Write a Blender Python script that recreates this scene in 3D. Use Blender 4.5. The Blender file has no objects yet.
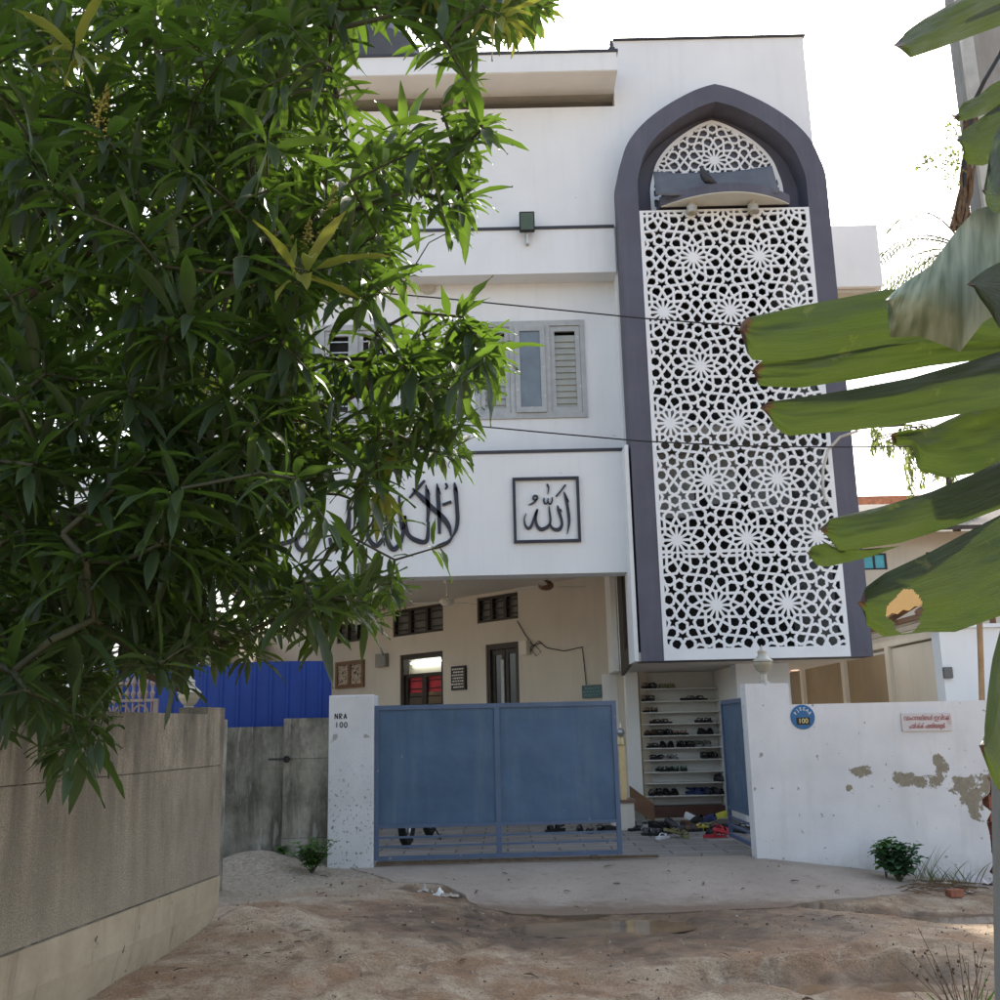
import bpy, math, random
from mathutils import Vector, Matrix
from mathutils.geometry import delaunay_2d_cdt
from mathutils import noise as mnoise
R = math.radians
random.seed(7)
scene = bpy.context.scene
col = scene.collection
# ---------------------------------------------------------------- camera model
FOC, PITCH, ROLL, EYE = 1040.0, R(12.4), R(1.3), 1.5

def ray(px, py):
    u = (px-500)/FOC; v = (500-py)/FOC
    c, s = math.cos(ROLL), math.sin(ROLL)
    u0 = u*c+v*s; v0 = -u*s+v*c
    return Vector((u0, math.cos(PITCH)-v0*math.sin(PITCH), math.sin(PITCH)+v0*math.cos(PITCH)))

def at(px, py, Y):
    d = ray(px, py); t = Y/d.y
    return Vector((d.x*t, Y, EYE+d.z*t))

def atz(px, py, z):
    d = ray(px, py); t = (z-EYE)/d.z
    return Vector((d.x*t, d.y*t, z))

def proj(p):
    z = p[2]-EYE
    w = p[1]*math.cos(PITCH)+z*math.sin(PITCH)
    v0 = (-p[1]*math.sin(PITCH)+z*math.cos(PITCH))/w; u0 = p[0]/w
    c, s = math.cos(ROLL), math.sin(ROLL)
    return (500+FOC*(u0*c-v0*s), 500-FOC*(u0*s+v0*c))

# ---------------------------------------------------------------- objects
ORG = {}

def tag(o, label=None, cat=None, group=None, kind=None):
    if label: o['label'] = label
    if cat: o['category'] = cat
    if group: o['group'] = group
    if kind: o['kind'] = kind
    return o

def thing(name, label, cat, loc, group=None, rz=0.0):
    o = bpy.data.objects.new(name, None)
    o.empty_display_size = 0.2
    col.objects.link(o)
    o.location = loc; o.rotation_euler = (0, 0, rz)
    ORG[o] = Vector(loc)
    return tag(o, label, cat, group)

def inside(p, pg):
    r = False; j = len(pg)-1
    for i in range(len(pg)):
        (xi, yi), (xj, yj) = pg[i], pg[j]
        if (yi > p[1]) != (yj > p[1]) and p[0] < (xj-xi)*(p[1]-yi)/(yj-yi)+xi: r = not r
        j = i
    return r

class MB:
    def __init__(s): s.v = []; s.f = []; s.mi = []
    def add(s, vs, fs, m=0):
        b = len(s.v); s.v += [Vector(p) for p in vs]
        for f in fs: s.f.append([b+i for i in f]); s.mi.append(m)
        return s
    def box(s, x0, x1, y0, y1, z0, z1, m=0, M=None):
        vs = [Vector(p) for p in ((x0,y0,z0),(x1,y0,z0),(x1,y1,z0),(x0,y1,z0),(x0,y0,z1),(x1,y0,z1),(x1,y1,z1),(x0,y1,z1))]
        if M: vs = [M @ p for p in vs]
        return s.add(vs, [(0,3,2,1),(4,5,6,7),(0,1,5,4),(1,2,6,5),(2,3,7,6),(3,0,4,7)], m)
    def bar(s, a, b, w, d=None, m=0, up=(0,0,1)):
        a = Vector(a); b = Vector(b); d = d or w
        t = (b-a).normalized(); u = Vector(up)
        if abs(t.dot(u)) > .99: u = Vector((0,1,0))
        n = t.cross(u).normalized(); k = n.cross(t)
        vs = [p+n*(sx*w/2)+k*(sy*d/2) for p in (a,b) for sx,sy in ((-1,-1),(1,-1),(1,1),(-1,1))]
        return s.add(vs, [(3,2,1,0),(4,5,6,7),(0,1,5,4),(1,2,6,5),(2,3,7,6),(3,0,4,7)], m)
    def tube(s, pts, r, n=8, m=0, cap=True):
        pts = [Vector(p) for p in pts]; k = len(pts)
        rs = r if isinstance(r, (list, tuple)) else [r]*k
        b = len(s.v); prev = None
        for i, p in enumerate(pts):
            t = (pts[min(i+1,k-1)]-pts[max(i-1,0)])
            t = t.normalized() if t.length > 1e-9 else Vector((0,0,1))
            if prev is None:
                u = Vector((0,0,1)) if abs(t.z) < .9 else Vector((1,0,0))
                u = (u-t*u.dot(t)).normalized()
            else:
                u = prev-t*prev.dot(t)
                u = u.normalized() if u.length > 1e-6 else t.orthogonal().normalized()
            prev = u; w = t.cross(u)
            for j in range(n):
                a = 2*math.pi*j/n
                s.v.append(p+(u*math.cos(a)+w*math.sin(a))*rs[i])
        for i in range(k-1):
            for j in range(n):
                s.f.append([b+i*n+j, b+i*n+(j+1)%n, b+(i+1)*n+(j+1)%n, b+(i+1)*n+j]); s.mi.append(m)
        if cap:
            s.f.append([b+j for j in range(n)][::-1]); s.mi.append(m)
            s.f.append([b+(k-1)*n+j for j in range(n)]); s.mi.append(m)
        return s
    def lathe(s, prof, c, n=16, m=0, axis=(0,0,1)):
        c = Vector(c); A = Vector(axis).normalized()
        u = Vector((1,0,0)) if abs(A.x) < .9 else Vector((0,1,0))
        u = (u-A*u.dot(A)).normalized(); w = A.cross(u)
        b = len(s.v); k = len(prof)
        for r, h in prof:
            for j in range(n):
                a = 2*math.pi*j/n
                s.v.append(c+A*h+(u*math.cos(a)+w*math.sin(a))*r)
        for i in range(k-1):
            for j in range(n):
                s.f.append([b+i*n+j, b+i*n+(j+1)%n, b+(i+1)*n+(j+1)%n, b+(i+1)*n+j]); s.mi.append(m)
        s.f.append([b+j for j in range(n)][::-1]); s.mi.append(m)
        s.f.append([b+(k-1)*n+j for j in range(n)]); s.mi.append(m)
        return s
    def torus(s, c, Rr, r, axis=(1,0,0), n=24, k=8):
        A = Vector(axis).normalized(); u = Vector((0,0,1)); u = (u-A*u.dot(A)).normalized(); w = A.cross(u)
        b = len(s.v); c = Vector(c)
        for i in range(n):
            a = 2*math.pi*i/n; d = u*math.cos(a)+w*math.sin(a)
            for j in range(k):
                q = 2*math.pi*j/k
                s.v.append(c+d*(Rr+r*math.cos(q))+A*(r*math.sin(q)))
        for i in range(n):
            for j in range(k):
                s.f.append([b+i*k+j, b+i*k+(j+1)%k, b+((i+1)%n)*k+(j+1)%k, b+((i+1)%n)*k+j]); s.mi.append(0)
        return s
    def prism(s, outer, holes, fmap, d0, d1, m=0):
        """2-D polygon with holes extruded between depths d0 and d1; fmap(a, b, d) -> 3-D point"""
        pts = []; faces = []
        for poly in [outer]+list(holes):
            b = len(pts); pts += [Vector((p[0], p[1])) for p in poly]
            faces.append(list(range(b, b+len(poly))))
        edges = [(f[i], f[(i+1) % len(f)]) for f in faces for i in range(len(f))]
        vv, ee, ff, _, _, _ = delaunay_2d_cdt(pts, edges, [], 0, 1e-6)
        bb = [(min(p[0] for p in h), max(p[0] for p in h), min(p[1] for p in h), max(p[1] for p in h), h) for h in holes]
        keep = []
        for f in ff:
            cx = sum(vv[i][0] for i in f)/len(f); cy = sum(vv[i][1] for i in f)/len(f)
            if not inside((cx, cy), outer): continue
            if any(x0 < cx < x1 and y0 < cy < y1 and inside((cx, cy), h) for x0, x1, y0, y1, h in bb): continue
            keep.append(f)
        b = len(s.v); nv = len(vv)
        for d in (d0, d1):
            for p in vv: s.v.append(Vector(fmap(p[0], p[1], d)))
        cnt = {}
        for f in keep:
            k = len(f)
            for i in range(k):
                e = (f[i], f[(i+1) % k]); cnt[e] = 1
            s.f.append([b+i for i in f]); s.mi.append(m)
            s.f.append([b+nv+i for i in f][::-1]); s.mi.append(m)
        for (i, j) in cnt:
            if (j, i) not in cnt:
                s.f.append([b+j, b+i, b+nv+i, b+nv+j]); s.mi.append(m)
        return s
    def build(s, name, mats, parent=None, origin=None, smooth=False, bevel=0):
        me = bpy.data.meshes.new(name)
        L = ORG[parent] if parent is not None else Vector(origin or (0,0,0))
        me.from_pydata([tuple(p-L) for p in s.v], [], s.f)
        if not isinstance(mats, (list, tuple)): mats = [mats]
        for m in mats: me.materials.append(m)
        if len(mats) > 1:
            for p, i in zip(me.polygons, s.mi): p.material_index = i
        if smooth:
            for p in me.polygons: p.use_smooth = True
        me.update()
        o = bpy.data.objects.new(name, me); col.objects.link(o)
        if parent is not None: o.parent = parent
        else: o.location = L
        ORG[o] = L
        if bevel:
            md = o.modifiers.new('bevel', 'BEVEL'); md.width = bevel; md.segments = 2; md.limit_method = 'ANGLE'
        return o

XZ = lambda Y: (lambda a, b, d: (a, Y+d, b))
def front(a, b, d): return (a, d, b)

def copy_tree(o, parent=None):
    c = o.copy(); col.objects.link(c); c.parent = parent
    if o in ORG: ORG[c] = ORG[o].copy()
    for ch in list(o.children): copy_tree(ch, c)
    return c

# ---------------------------------------------------------------- materials
class N:
    def __init__(s, name):
        s.m = bpy.data.materials.new(name); s.m.use_nodes = True
        s.t = s.m.node_tree; s.n = s.t.nodes; s.b = s.n['Principled BSDF']; s.out = s.n['Material Output']
        s.tc = s.n.new('ShaderNodeTexCoord')
    def link(s, a, b): s.t.links.new(a, b)
    def noise(s, scale, detail=4, rough=.55, stretch=None, src='Object', dist=0):
        n = s.n.new('ShaderNodeTexNoise'); n.inputs['Scale'].default_value = scale
        n.inputs['Detail'].default_value = detail; n.inputs['Roughness'].default_value = rough
        n.inputs['Distortion'].default_value = dist
        v = s.tc.outputs[src]
        if stretch:
            mp = s.n.new('ShaderNodeMapping'); mp.inputs['Scale'].default_value = stretch
            s.link(v, mp.inputs['Vector']); v = mp.outputs['Vector']
        s.link(v, n.inputs['Vector']); return n.outputs['Fac']
    def ramp(s, fac, stops):
        r = s.n.new('ShaderNodeValToRGB'); e = r.color_ramp.elements
        while len(e) < len(stops): e.new(.5)
        for el, (p, c) in zip(e, stops):
            el.position = p; el.color = (c, c, c, 1) if isinstance(c, (int, float)) else (c[0], c[1], c[2], 1)
        s.link(fac, r.inputs['Fac']); return r.outputs['Color']
    def mix(s, fac, a, b, mode='MIX'):
        n = s.n.new('ShaderNodeMix'); n.data_type = 'RGBA'; n.blend_type = mode
        for val, i in ((fac, 0), (a, 6), (b, 7)):
            if isinstance(val, (int, float)): n.inputs[i].default_value = val if i == 0 else (val, val, val, 1)
            elif isinstance(val, (tuple, list)): n.inputs[i].default_value = (val[0], val[1], val[2], 1)
            else: s.link(val, n.inputs[i])
        return n.outputs[2]
    def math(s, op, a, b=0.0, clamp=False):
        n = s.n.new('ShaderNodeMath'); n.operation = op; n.use_clamp = clamp
        for val, i in ((a, 0), (b, 1)):
            if isinstance(val, (int, float)): n.inputs[i].default_value = val
            else: s.link(val, n.inputs[i])
        return n.outputs[0]
    def bump(s, h, strength, dist=.01):
        b = s.n.new('ShaderNodeBump'); b.inputs['Strength'].default_value = strength; b.inputs['Distance'].default_value = dist
        s.link(h, b.inputs['Height']); s.link(b.outputs['Normal'], s.b.inputs['Normal'])
    def set(s, color=None, rough=None, spec=None, metal=None):
        for val, k in ((color, 'Base Color'), (rough, 'Roughness'), (spec, 'Specular IOR Level'), (metal, 'Metallic')):
            if val is None: continue
            if isinstance(val, (int, float)): s.b.inputs[k].default_value = val
            elif isinstance(val, tuple): s.b.inputs[k].default_value = (*val, 1)
            else: s.link(val, s.b.inputs[k])
        return s
    def xyz(s, src='Object'):
        n = s.n.new('ShaderNodeSeparateXYZ'); s.link(s.tc.outputs[src], n.inputs[0]); return n.outputs

def sc(c, k): return tuple(min(1, x*k) for x in c)

def plain(name, c, rough=.6, var=.12, scale=3.0, bump=.0, bscale=60, spec=.3, metal=0,
          streak=None, speck=None, dirt_low=None):
    """painted / plastered / plastic surface: cloudy tone, optional vertical stains, chips and splash dirt at the foot"""
    n = N(name)
    f = n.noise(scale, 5)
    cc = n.mix(n.ramp(f, [(.3, 0), (.7, 1)]), sc(c, 1-var), sc(c, 1+var))
    if streak:
        sf = n.noise(2.2, 5, .6, (3.0, 3.0, .28))
        sm = n.ramp(sf, [(.50, 0), (.75, 1)])
        cc = n.mix(n.math('MULTIPLY', sm, streak[1]), cc, streak[0])
    if speck:
        pf = n.noise(speck[2], 3, .6)
        cc = n.mix(n.ramp(pf, [(speck[1], 0), (speck[1]+.03, 1)]), cc, speck[0])
    if dirt_low:
        z = n.xyz()[2]
        g = n.math('SUBTRACT', 1.0, n.math('DIVIDE', z, dirt_low[1]), True)
        g = n.math('MULTIPLY', g, n.ramp(n.noise(5, 5), [(.3, .1), (.7, 1)]))
        cc = n.mix(g, cc, dirt_low[0])
    n.set(cc, rough, spec, metal)
    if bump:
        n.bump(n.noise(bscale, 4), bump)
    return n.m
EXPO = 1.85
WALLX0 = 2.70
PEEL = []
for px, py, hw, hh in ((861,772,9,6),(849,788,3,3),(904,779,12,6),(920,781,12,5),(934,783,9,5),(941,766,6,11),(964,786,13,9),(973,798,11,13),(975,810,5,9),(988,784,10,11)):
    q = at(px, py, 11.9); PEEL.append((q.x-WALLX0, q.z, hw*.0130, hh*.0130))
# ---------------------------------------------------------------- palette
WHITE = plain('white_wall_paint', (.69,.71,.73), .75, .035, 1.2, .08, 90, streak=((.50,.51,.50), .17), speck=((.45,.45,.45), .735, 5))
WHITE2 = plain('porch_white_paint', (.72,.71,.68), .75, .06, 1.5, .06, 90)
CREAM = plain('cream_wall_paint', (.53,.47,.39), .75, .06, 1.2, .06, 80, streak=((.36,.30,.23), .2))
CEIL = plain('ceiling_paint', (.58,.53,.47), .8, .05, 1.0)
SLATE = plain('slate_grey_paint', (.088,.089,.118), .62, .12, 2.0, .10, 60, streak=((.14,.14,.18), .35))
DARKTRIM = plain('dark_trim_paint', (.045,.047,.06), .6, .15, 4)
LATT = plain('lattice_white_panel', (.70,.72,.74), .55, .04, 3, .03)
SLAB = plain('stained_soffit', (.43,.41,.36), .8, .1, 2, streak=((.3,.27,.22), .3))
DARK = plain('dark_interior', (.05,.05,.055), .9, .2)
GREYP = plain('window_grey_paint', (.36,.38,.39), .5, .12, 8, .04, speck=((.55,.55,.54), .66, 9))
GALV = plain('louvre_glass_slat', (.33,.34,.31), .25, .1, 4)
GLASSD = plain('dark_window_glass', (.05,.065,.08), .08, .2, 2, spec=.5)
GLASSV = plain('grey_ventilator_glass', (.13,.125,.11), .35, .3, 5)  # ventilator panes in a lightened, cloudy grey
GLASSB = plain('grey_blue_glass', (.13,.16,.19), .15, .2, 3, spec=.5)
DWOOD = plain('dark_wood', (.035,.026,.02), .5, .25, 8)
BWOOD = plain('brown_wood', (.16,.085,.045), .5, .2, 8)
STEEL = plain('worn_steel', (.42,.42,.40), .35, .15, 10, metal=.8)
GOLD = plain('yellow_brass', (.50,.40,.22), .35, .15, 9, metal=.4)
BLACK = plain('black_plastic', (.018,.018,.02), .45, .2, 6)
RUBBER = plain('black_rubber', (.02,.02,.02), .8, .2, 12)
BLUEG = plain('blue_gate_enamel', (.050,.105,.190), .42, .10, 2.2, .04, 40, spec=.4, streak=((.085,.13,.21), .45), speck=((.42,.46,.50), .70, 13))
def gate_sheet():
    n = N('blue_gate_sheet')
    c = n.mix(n.ramp(n.noise(2.2, 6), [(.35,0),(.65,1)]), (.042,.088,.160), (.056,.112,.196))
    c = n.mix(n.math('MULTIPLY', n.ramp(n.noise(2.5, 6, .65, (3,3,.25)), [(.48,0),(.68,1)]), .5), c, (.10,.15,.21))
    c = n.mix(n.ramp(n.noise(60, 3, .7), [(.58,0),(.70,.4)]), c, (.10,.15,.22))
    sc1 = n.ramp(n.noise(14, 5, .6, (1,1,.35)), [(.695,0),(.71,1)])
    c = n.mix(n.math('MULTIPLY', sc1, .8), c, (.36,.38,.40))
    c = n.mix(n.ramp(n.noise(5, 8, .75), [(.66,0),(.72,.8)]), c, (.10,.055,.035))
    n.set(c, n.ramp(n.noise(4, 5), [(.3,.36),(.7,.55)]), .4)
    n.bump(n.noise(1.6, 3), .5, .05)
    return n.m
BLUEG = gate_sheet()
BLUEF = plain('blue_gate_frame_enamel', (.070,.108,.185), .42, .12, 5, .03, 40, spec=.4, speck=((.25,.23,.22), .68, 9))
CABLE = plain('black_cable', (.02,.02,.02), .6)
BRICK = plain('broken_brick', (.27,.11,.07), .9, .3, 14, .3, 40)
TAN = plain('tan_and_shade_wall_tone', (.30,.23,.145), .8, .1, 1.5, streak=((.2,.15,.1), .3))
PALE = plain('pale_cream_paint', (.62,.58,.50), .75, .05, 1.5, streak=((.45,.41,.34), .3))
TILE = plain('terracotta_tile', (.36,.15,.085), .85, .3, 6, .2, 20)
CYAN = plain('turquoise_window_pane', (.10,.48,.62), .3, .1, 4)
BARK = plain('mango_bark', (.085,.062,.045), .9, .35, 9, .5, 30)
TWIG = plain('green_brown_twig', (.055,.055,.03), .75, .3, 12)
TARP = plain('grey_tarpaulin', (.105,.115,.135), .6, .16, 4, .15, 14)
FEATHER = plain('grey_feathers', (.035,.036,.042), .6, .3, 20)
PAPER = plain('crumpled_paper', (.75,.74,.72), .8, .08, 10)
LAMPMETAL = plain('pale_lamp_metal', (.42,.40,.35), .35, .15, 8, metal=.3)
LAMPGLASS = plain('frosted_lamp_glass', (.30,.28,.21), .12, .08, 6, spec=.5)

def boundary_white():
    n = N('boundary_wall_paint')
    X, Y, Z = n.xyz()
    base = n.mix(n.ramp(n.noise(1.6, 6), [(.3,0),(.7,1)]), (.56,.565,.58), (.68,.685,.70))
    st = n.ramp(n.noise(2.0, 6, .65, (2.5,2.5,.35)), [(.52,0),(.72,1)])
    base = n.mix(n.math('MULTIPLY', st, .30), base, (.45,.44,.41))
    ed = n.noise(8.5, 9, .72)
    # peeled paint: a few irregular patches baring the plaster
    mask = None
    for (cx, cz, ax, az) in PEEL:
        dx = n.math('DIVIDE', n.math('SUBTRACT', X, cx), ax); dz = n.math('DIVIDE', n.math('SUBTRACT', Z, cz), az)
        d = n.math('ADD', n.math('MULTIPLY', dx, dx), n.math('MULTIPLY', dz, dz))
        mask = d if mask is None else n.math('MINIMUM', mask, d)
    m = n.math('ADD', mask, n.math('MULTIPLY', n.math('SUBTRACT', ed, .5), 7.0))
    pm = n.ramp(m, [(.78, 1), (.84, 0)])
    chips = n.ramp(n.noise(11, 4, .6), [(.655, 0), (.67, 1)])
    base = n.mix(chips, base, (.30,.29,.27))
    pl = n.mix(n.noise(16, 5), (.17,.15,.115), (.32,.29,.22))
    cc = n.mix(pm, base, pl)
    foot = n.math('SUBTRACT', 1.0, n.math('DIVIDE', n.math('ADD', Z, .32), .40), True)
    foot = n.math('MULTIPLY', foot, n.ramp(n.noise(6, 6, .6), [(.35, 0), (.62, .9)]))
    cc = n.mix(foot, cc, (.27,.235,.19))
    n.set(cc, .8, .2)
    h = n.math('SUBTRACT', n.math('MULTIPLY', n.noise(45, 4), .3), pm)
    n.bump(h, .5, .012)
    return n.m

def pillar_white():
    n = N('pillar_whitewash')
    base = n.mix(n.ramp(n.noise(2, 6), [(.3,0),(.7,1)]), (.50,.505,.52), (.62,.625,.64))
    big = n.ramp(n.noise(6, 5, .6), [(.635,0),(.65,1)])
    sm = n.ramp(n.noise(26, 3, .6), [(.60,0),(.62,1)])
    z = n.xyz()[2]
    low = n.ramp(n.math('DIVIDE', z, 1.6), [(.45, 1), (.8, .0)])
    cc = n.mix(n.math('MULTIPLY', sm, low), base, (.22,.21,.19))
    cc = n.mix(n.math('MULTIPLY', big, .8), cc, (.27,.26,.24))
    n.set(cc, .85, .2); n.bump(n.noise(40, 4), .25)
    return n.m

def stucco():
    n = N('rough_grey_stucco')
    X, Y, Z = n.xyz()
    base = n.mix(n.ramp(n.noise(1.3, 6, .6), [(.3,0),(.7,1)]), (.29,.25,.185), (.48,.425,.33))
    grain = n.noise(90, 3, .7)
    base = n.mix(n.ramp(grain, [(.35,0),(.7,1)]), (.24,.205,.155), base)
    st = n.ramp(n.noise(1.1, 8, .7, (1.5,1.5,.33), dist=.3), [(.41,0),(.56,1)])
    hi = n.ramp(n.math('DIVIDE', Z, 1.9), [(.15, .15), (.85, 1)])
    base = n.mix(n.math('MULTIPLY', n.math('MULTIPLY', st, hi), .8), base, (.085,.075,.06))
    top = n.ramp(n.math('ADD', n.math('DIVIDE', Z, 1.9), n.math('MULTIPLY', n.math('SUBTRACT', n.noise(2.6, 8, .72, (1.6,1.6,.6)), .5), 1.3)), [(.72,0),(.95,.62)])
    base = n.mix(top, base, (.075,.068,.052))
    gr = n.ramp(n.noise(.9, 5, .6), [(.55, 0), (.75, 1)])
    base = n.mix(n.math('MULTIPLY', gr, .35), base, (.16,.15,.075))
    n.set(base, .95, .1)
    n.bump(n.math('ADD', grain, n.math('MULTIPLY', n.noise(8, 5), .6)), .9, .012)
    return n.m

def smooth_plaster():
    n = N('yellowed_plaster')
    base = n.mix(n.ramp(n.noise(2, 6, .6), [(.3,0),(.7,1)]), (.30,.245,.165), (.44,.375,.275))
    st = n.ramp(n.noise(2.4, 6, .65, (3,3,.3)), [(.54,0),(.70,1)])
    base = n.mix(n.math('MULTIPLY', st, .6), base, (.14,.11,.075))
    chips = n.ramp(n.noise(16, 3, .6, (1,1,.5)), [(.70,0),(.72,1)])
    base = n.mix(chips, base, (.07,.055,.04))
    n.set(base, .9, .15); n.bump(n.noise(14, 6), .5, .012)
    return n.m

def mouldy_concrete(k=1.0, name='mouldy_concrete'):
    n = N(name)
    base = n.mix(n.ramp(n.noise(2, 7, .65), [(.3,0),(.7,1)]), sc((.085,.08,.066), k), sc((.33,.31,.255), k))
    st = n.ramp(n.noise(1.5, 8, .72, (1.6,1.6,.5), dist=.3), [(.45,0),(.60,1)])
    base = n.mix(n.math('MULTIPLY', st, .78), base, sc((.05,.047,.04), k))
    wh = n.ramp(n.noise(4, 7, .7, (2.2,2.2,.35)), [(.55,0),(.66,1)])
    base = n.mix(n.math('MULTIPLY', wh, .65), base, (.42,.41,.38))
    n.set(base, .95, .1); n.bump(n.noise(30, 5), .5)
    return n.m

def leaf_mat(name, dark, lite, trans, mixf=.34, rough=.36, vein=False, spec=.5):
    n = N(name)
    g = n.n.new('ShaderNodeNewGeometry')
    c = n.mix(g.outputs['Random Per Island'], dark, lite)
    c = n.mix(n.ramp(n.noise(6, 3), [(.3, 0), (.7, .4)]), c, sc(dark, .8))
    n.set(c, rough, spec)
    tr = n.n.new('ShaderNodeBsdfTranslucent')
    tcx = n.mix(g.outputs['Random Per Island'], sc(trans, .75), trans)
    n.link(tcx, tr.inputs['Color'])
    mx = n.n.new('ShaderNodeMixShader'); mx.inputs[0].default_value = mixf
    n.link(n.b.outputs[0], mx.inputs[1]); n.link(tr.outputs[0], mx.inputs[2]); n.link(mx.outputs[0], n.out.inputs['Surface'])
    return n.m
LEAF = leaf_mat('mango_leaf', (.023,.036,.018), (.038,.064,.026), (.175,.31,.028), .33, .46)
YELLOW = leaf_mat('yellow_roof_sheet', (.22,.12,.015), (.27,.15,.02), (.4,.22,.02), .3, .9, spec=.08)
LEAFY = leaf_mat('yellow_green_leaf', (.13,.17,.03), (.22,.20,.04), (.35,.38,.05), .3, .45)
FLOWER = plain('mango_blossom', (.34,.30,.085), .8, .3, 30)
WEED = leaf_mat('weed_leaf', (.05,.13,.025), (.09,.20,.04), (.18,.36,.05), .3, .55)
WEEDD = leaf_mat('broad_weed_leaf', (.045,.11,.05), (.075,.165,.065), (.10,.22,.06), .25, .6)
GRASS = leaf_mat('grass_blade', (.07,.10,.03), (.15,.17,.06), (.2,.25,.07), .25, .6)
DRY = plain('dry_stalk', (.13,.085,.05), .9, .3, 20)
PALM = leaf_mat('palm_leaf', (.07,.09,.05), (.11,.14,.07), (.2,.25,.1), .3, .45)
FARLEAF = leaf_mat('yellow_green_tree_leaf', (.09,.13,.03), (.17,.20,.06), (.34,.40,.10), .4, .5)

def banana_mat(name='banana_leaf', a=(.019,.036,.013), b=(.036,.054,.018), dry=0.0):
    n = N(name)
    X, Y, Z = n.xyz()
    uv = n.n.new('ShaderNodeUVMap')
    sep = n.n.new('ShaderNodeSeparateXYZ'); n.link(uv.outputs[0], sep.inputs[0])
    u, v = sep.outputs[0], sep.outputs[1]
    mp = n.n.new('ShaderNodeMapping'); mp.inputs['Scale'].default_value = (1.5, 75, 1)
    n.link(uv.outputs[0], mp.inputs['Vector'])
    vn = n.n.new('ShaderNodeTexNoise'); vn.inputs['Scale'].default_value = 1.0; vn.inputs['Detail'].default_value = 3
    n.link(mp.outputs[0], vn.inputs['Vector'])
    c = n.mix(n.ramp(n.noise(5, 4), [(.3,0),(.7,1)]), a, b)
    c = n.mix(n.math('MULTIPLY', n.ramp(vn.outputs['Fac'], [(.42,0),(.58,1)]), .85), c, (.010,.021,.008))
    blot = n.ramp(n.noise(14, 5, .6), [(.64,0),(.70,1)])
    c = n.mix(n.math('MULTIPLY', blot, .6), c, (.20,.20,.05))
    tip = n.math('SUBTRACT', 1.0, n.math('DIVIDE', u, .11), True)
    tip = n.ramp(n.math('ADD', tip, n.math('MULTIPLY', n.math('SUBTRACT', n.noise(16, 5, .6), .5), 1.2)), [(.52,0),(.72,1)])
    c = n.mix(tip, c, (.10,.055,.035))
    n.set(c, .40, .5)
    tr = n.n.new('ShaderNodeBsdfTranslucent'); n.link(n.mix(tip, (.085,.13,.018), (.10,.05,.02)), tr.inputs['Color'])
    mx = n.n.new('ShaderNodeMixShader'); mx.inputs[0].default_value = .24
    n.link(n.b.outputs[0], mx.inputs[1]); n.link(tr.outputs[0], mx.inputs[2]); n.link(mx.outputs[0], n.out.inputs['Surface'])
    n.bump(vn.outputs['Fac'], .8, .006)
    return n.m
BANANA = banana_mat()
BANSHADE = banana_mat('shade_toned_banana_leaf', (.011,.015,.009), (.028,.023,.014))  # darker copy of the leaf: shade and backlight put into its colour
def sheen_leaf():
    n = N('banana_leaf_painted_sheen')  # pale grey-green paints the sky's sheen on the leaf's upper side
    uv = n.n.new('ShaderNodeUVMap'); mp = n.n.new('ShaderNodeMapping'); mp.inputs['Scale'].default_value = (9, 1.0, 1)
    n.link(uv.outputs[0], mp.inputs['Vector'])
    wv = n.n.new('ShaderNodeTexNoise'); wv.inputs['Scale'].default_value = 1.6; wv.inputs['Detail'].default_value = 2
    n.link(mp.outputs[0], wv.inputs['Vector'])
    c = n.mix(n.ramp(wv.outputs['Fac'], [(.35,0),(.65,1)]), (.085,.125,.07), (.27,.33,.255))
    c = n.mix(n.ramp(n.noise(7, 4), [(.5,0),(.75,.6)]), c, (.07,.10,.05))
    n.set(c, .45, .4); n.bump(wv.outputs['Fac'], .5, .006)
    return n.m
SHEENLEAF = sheen_leaf()
BSTEM = plain('banana_stem', (.16,.18,.08), .5, .25, 6)

# ---------------------------------------------------------------- camera, light, sky
cam = bpy.data.cameras.new('camera'); co = bpy.data.objects.new('camera', cam); col.objects.link(co)
cam.sensor_width = 36; cam.lens = 36*FOC/1000; cam.clip_start = .05; cam.clip_end = 4000
co.matrix_world = Matrix.Translation((0,0,EYE)) @ Matrix.Rotation(R(90)+PITCH, 4, 'X') @ Matrix.Rotation(-ROLL, 4, 'Z')
scene.camera = co
AZ, EL = R(14), R(43)
sd = Vector((math.sin(AZ)*math.cos(EL), math.cos(AZ)*math.cos(EL), math.sin(EL)))
sun = bpy.data.lights.new('sun', 'SUN'); sun.energy = 2.6; sun.angle = R(2.0); sun.color = (1, .93, .80)
so = bpy.data.objects.new('sun', sun); col.objects.link(so); so.rotation_euler = (-sd).to_track_quat('-Z', 'Y').to_euler()
w = bpy.data.worlds.new('World'); scene.world = w; w.use_nodes = True
wt = w.node_tree; bg = wt.nodes['Background']
sky = wt.nodes.new('ShaderNodeTexSky'); sky.sky_type = 'NISHITA'; sky.sun_disc = False
sky.sun_elevation = EL; sky.sun_rotation = AZ; sky.dust_density = 3.5; sky.air_density = 1.3; sky.ozone_density = 2.0
# hazy, milky daylight: the sky's own colour washed towards grey-white
bw = wt.nodes.new('ShaderNodeRGBToBW'); wt.links.new(sky.outputs[0], bw.inputs[0])
mxw = wt.nodes.new('ShaderNodeMix'); mxw.data_type = 'RGBA'; mxw.inputs[0].default_value = .40
wt.links.new(sky.outputs[0], mxw.inputs[6]); wt.links.new(bw.outputs[0], mxw.inputs[7])
wt.links.new(mxw.outputs[2], bg.inputs['Color']); bg.inputs['Strength'].default_value = .13
scene.view_settings.view_transform = 'Standard'; scene.view_settings.look = 'None'
scene.view_settings.exposure = EXPO; scene.view_settings.gamma = 1
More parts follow.
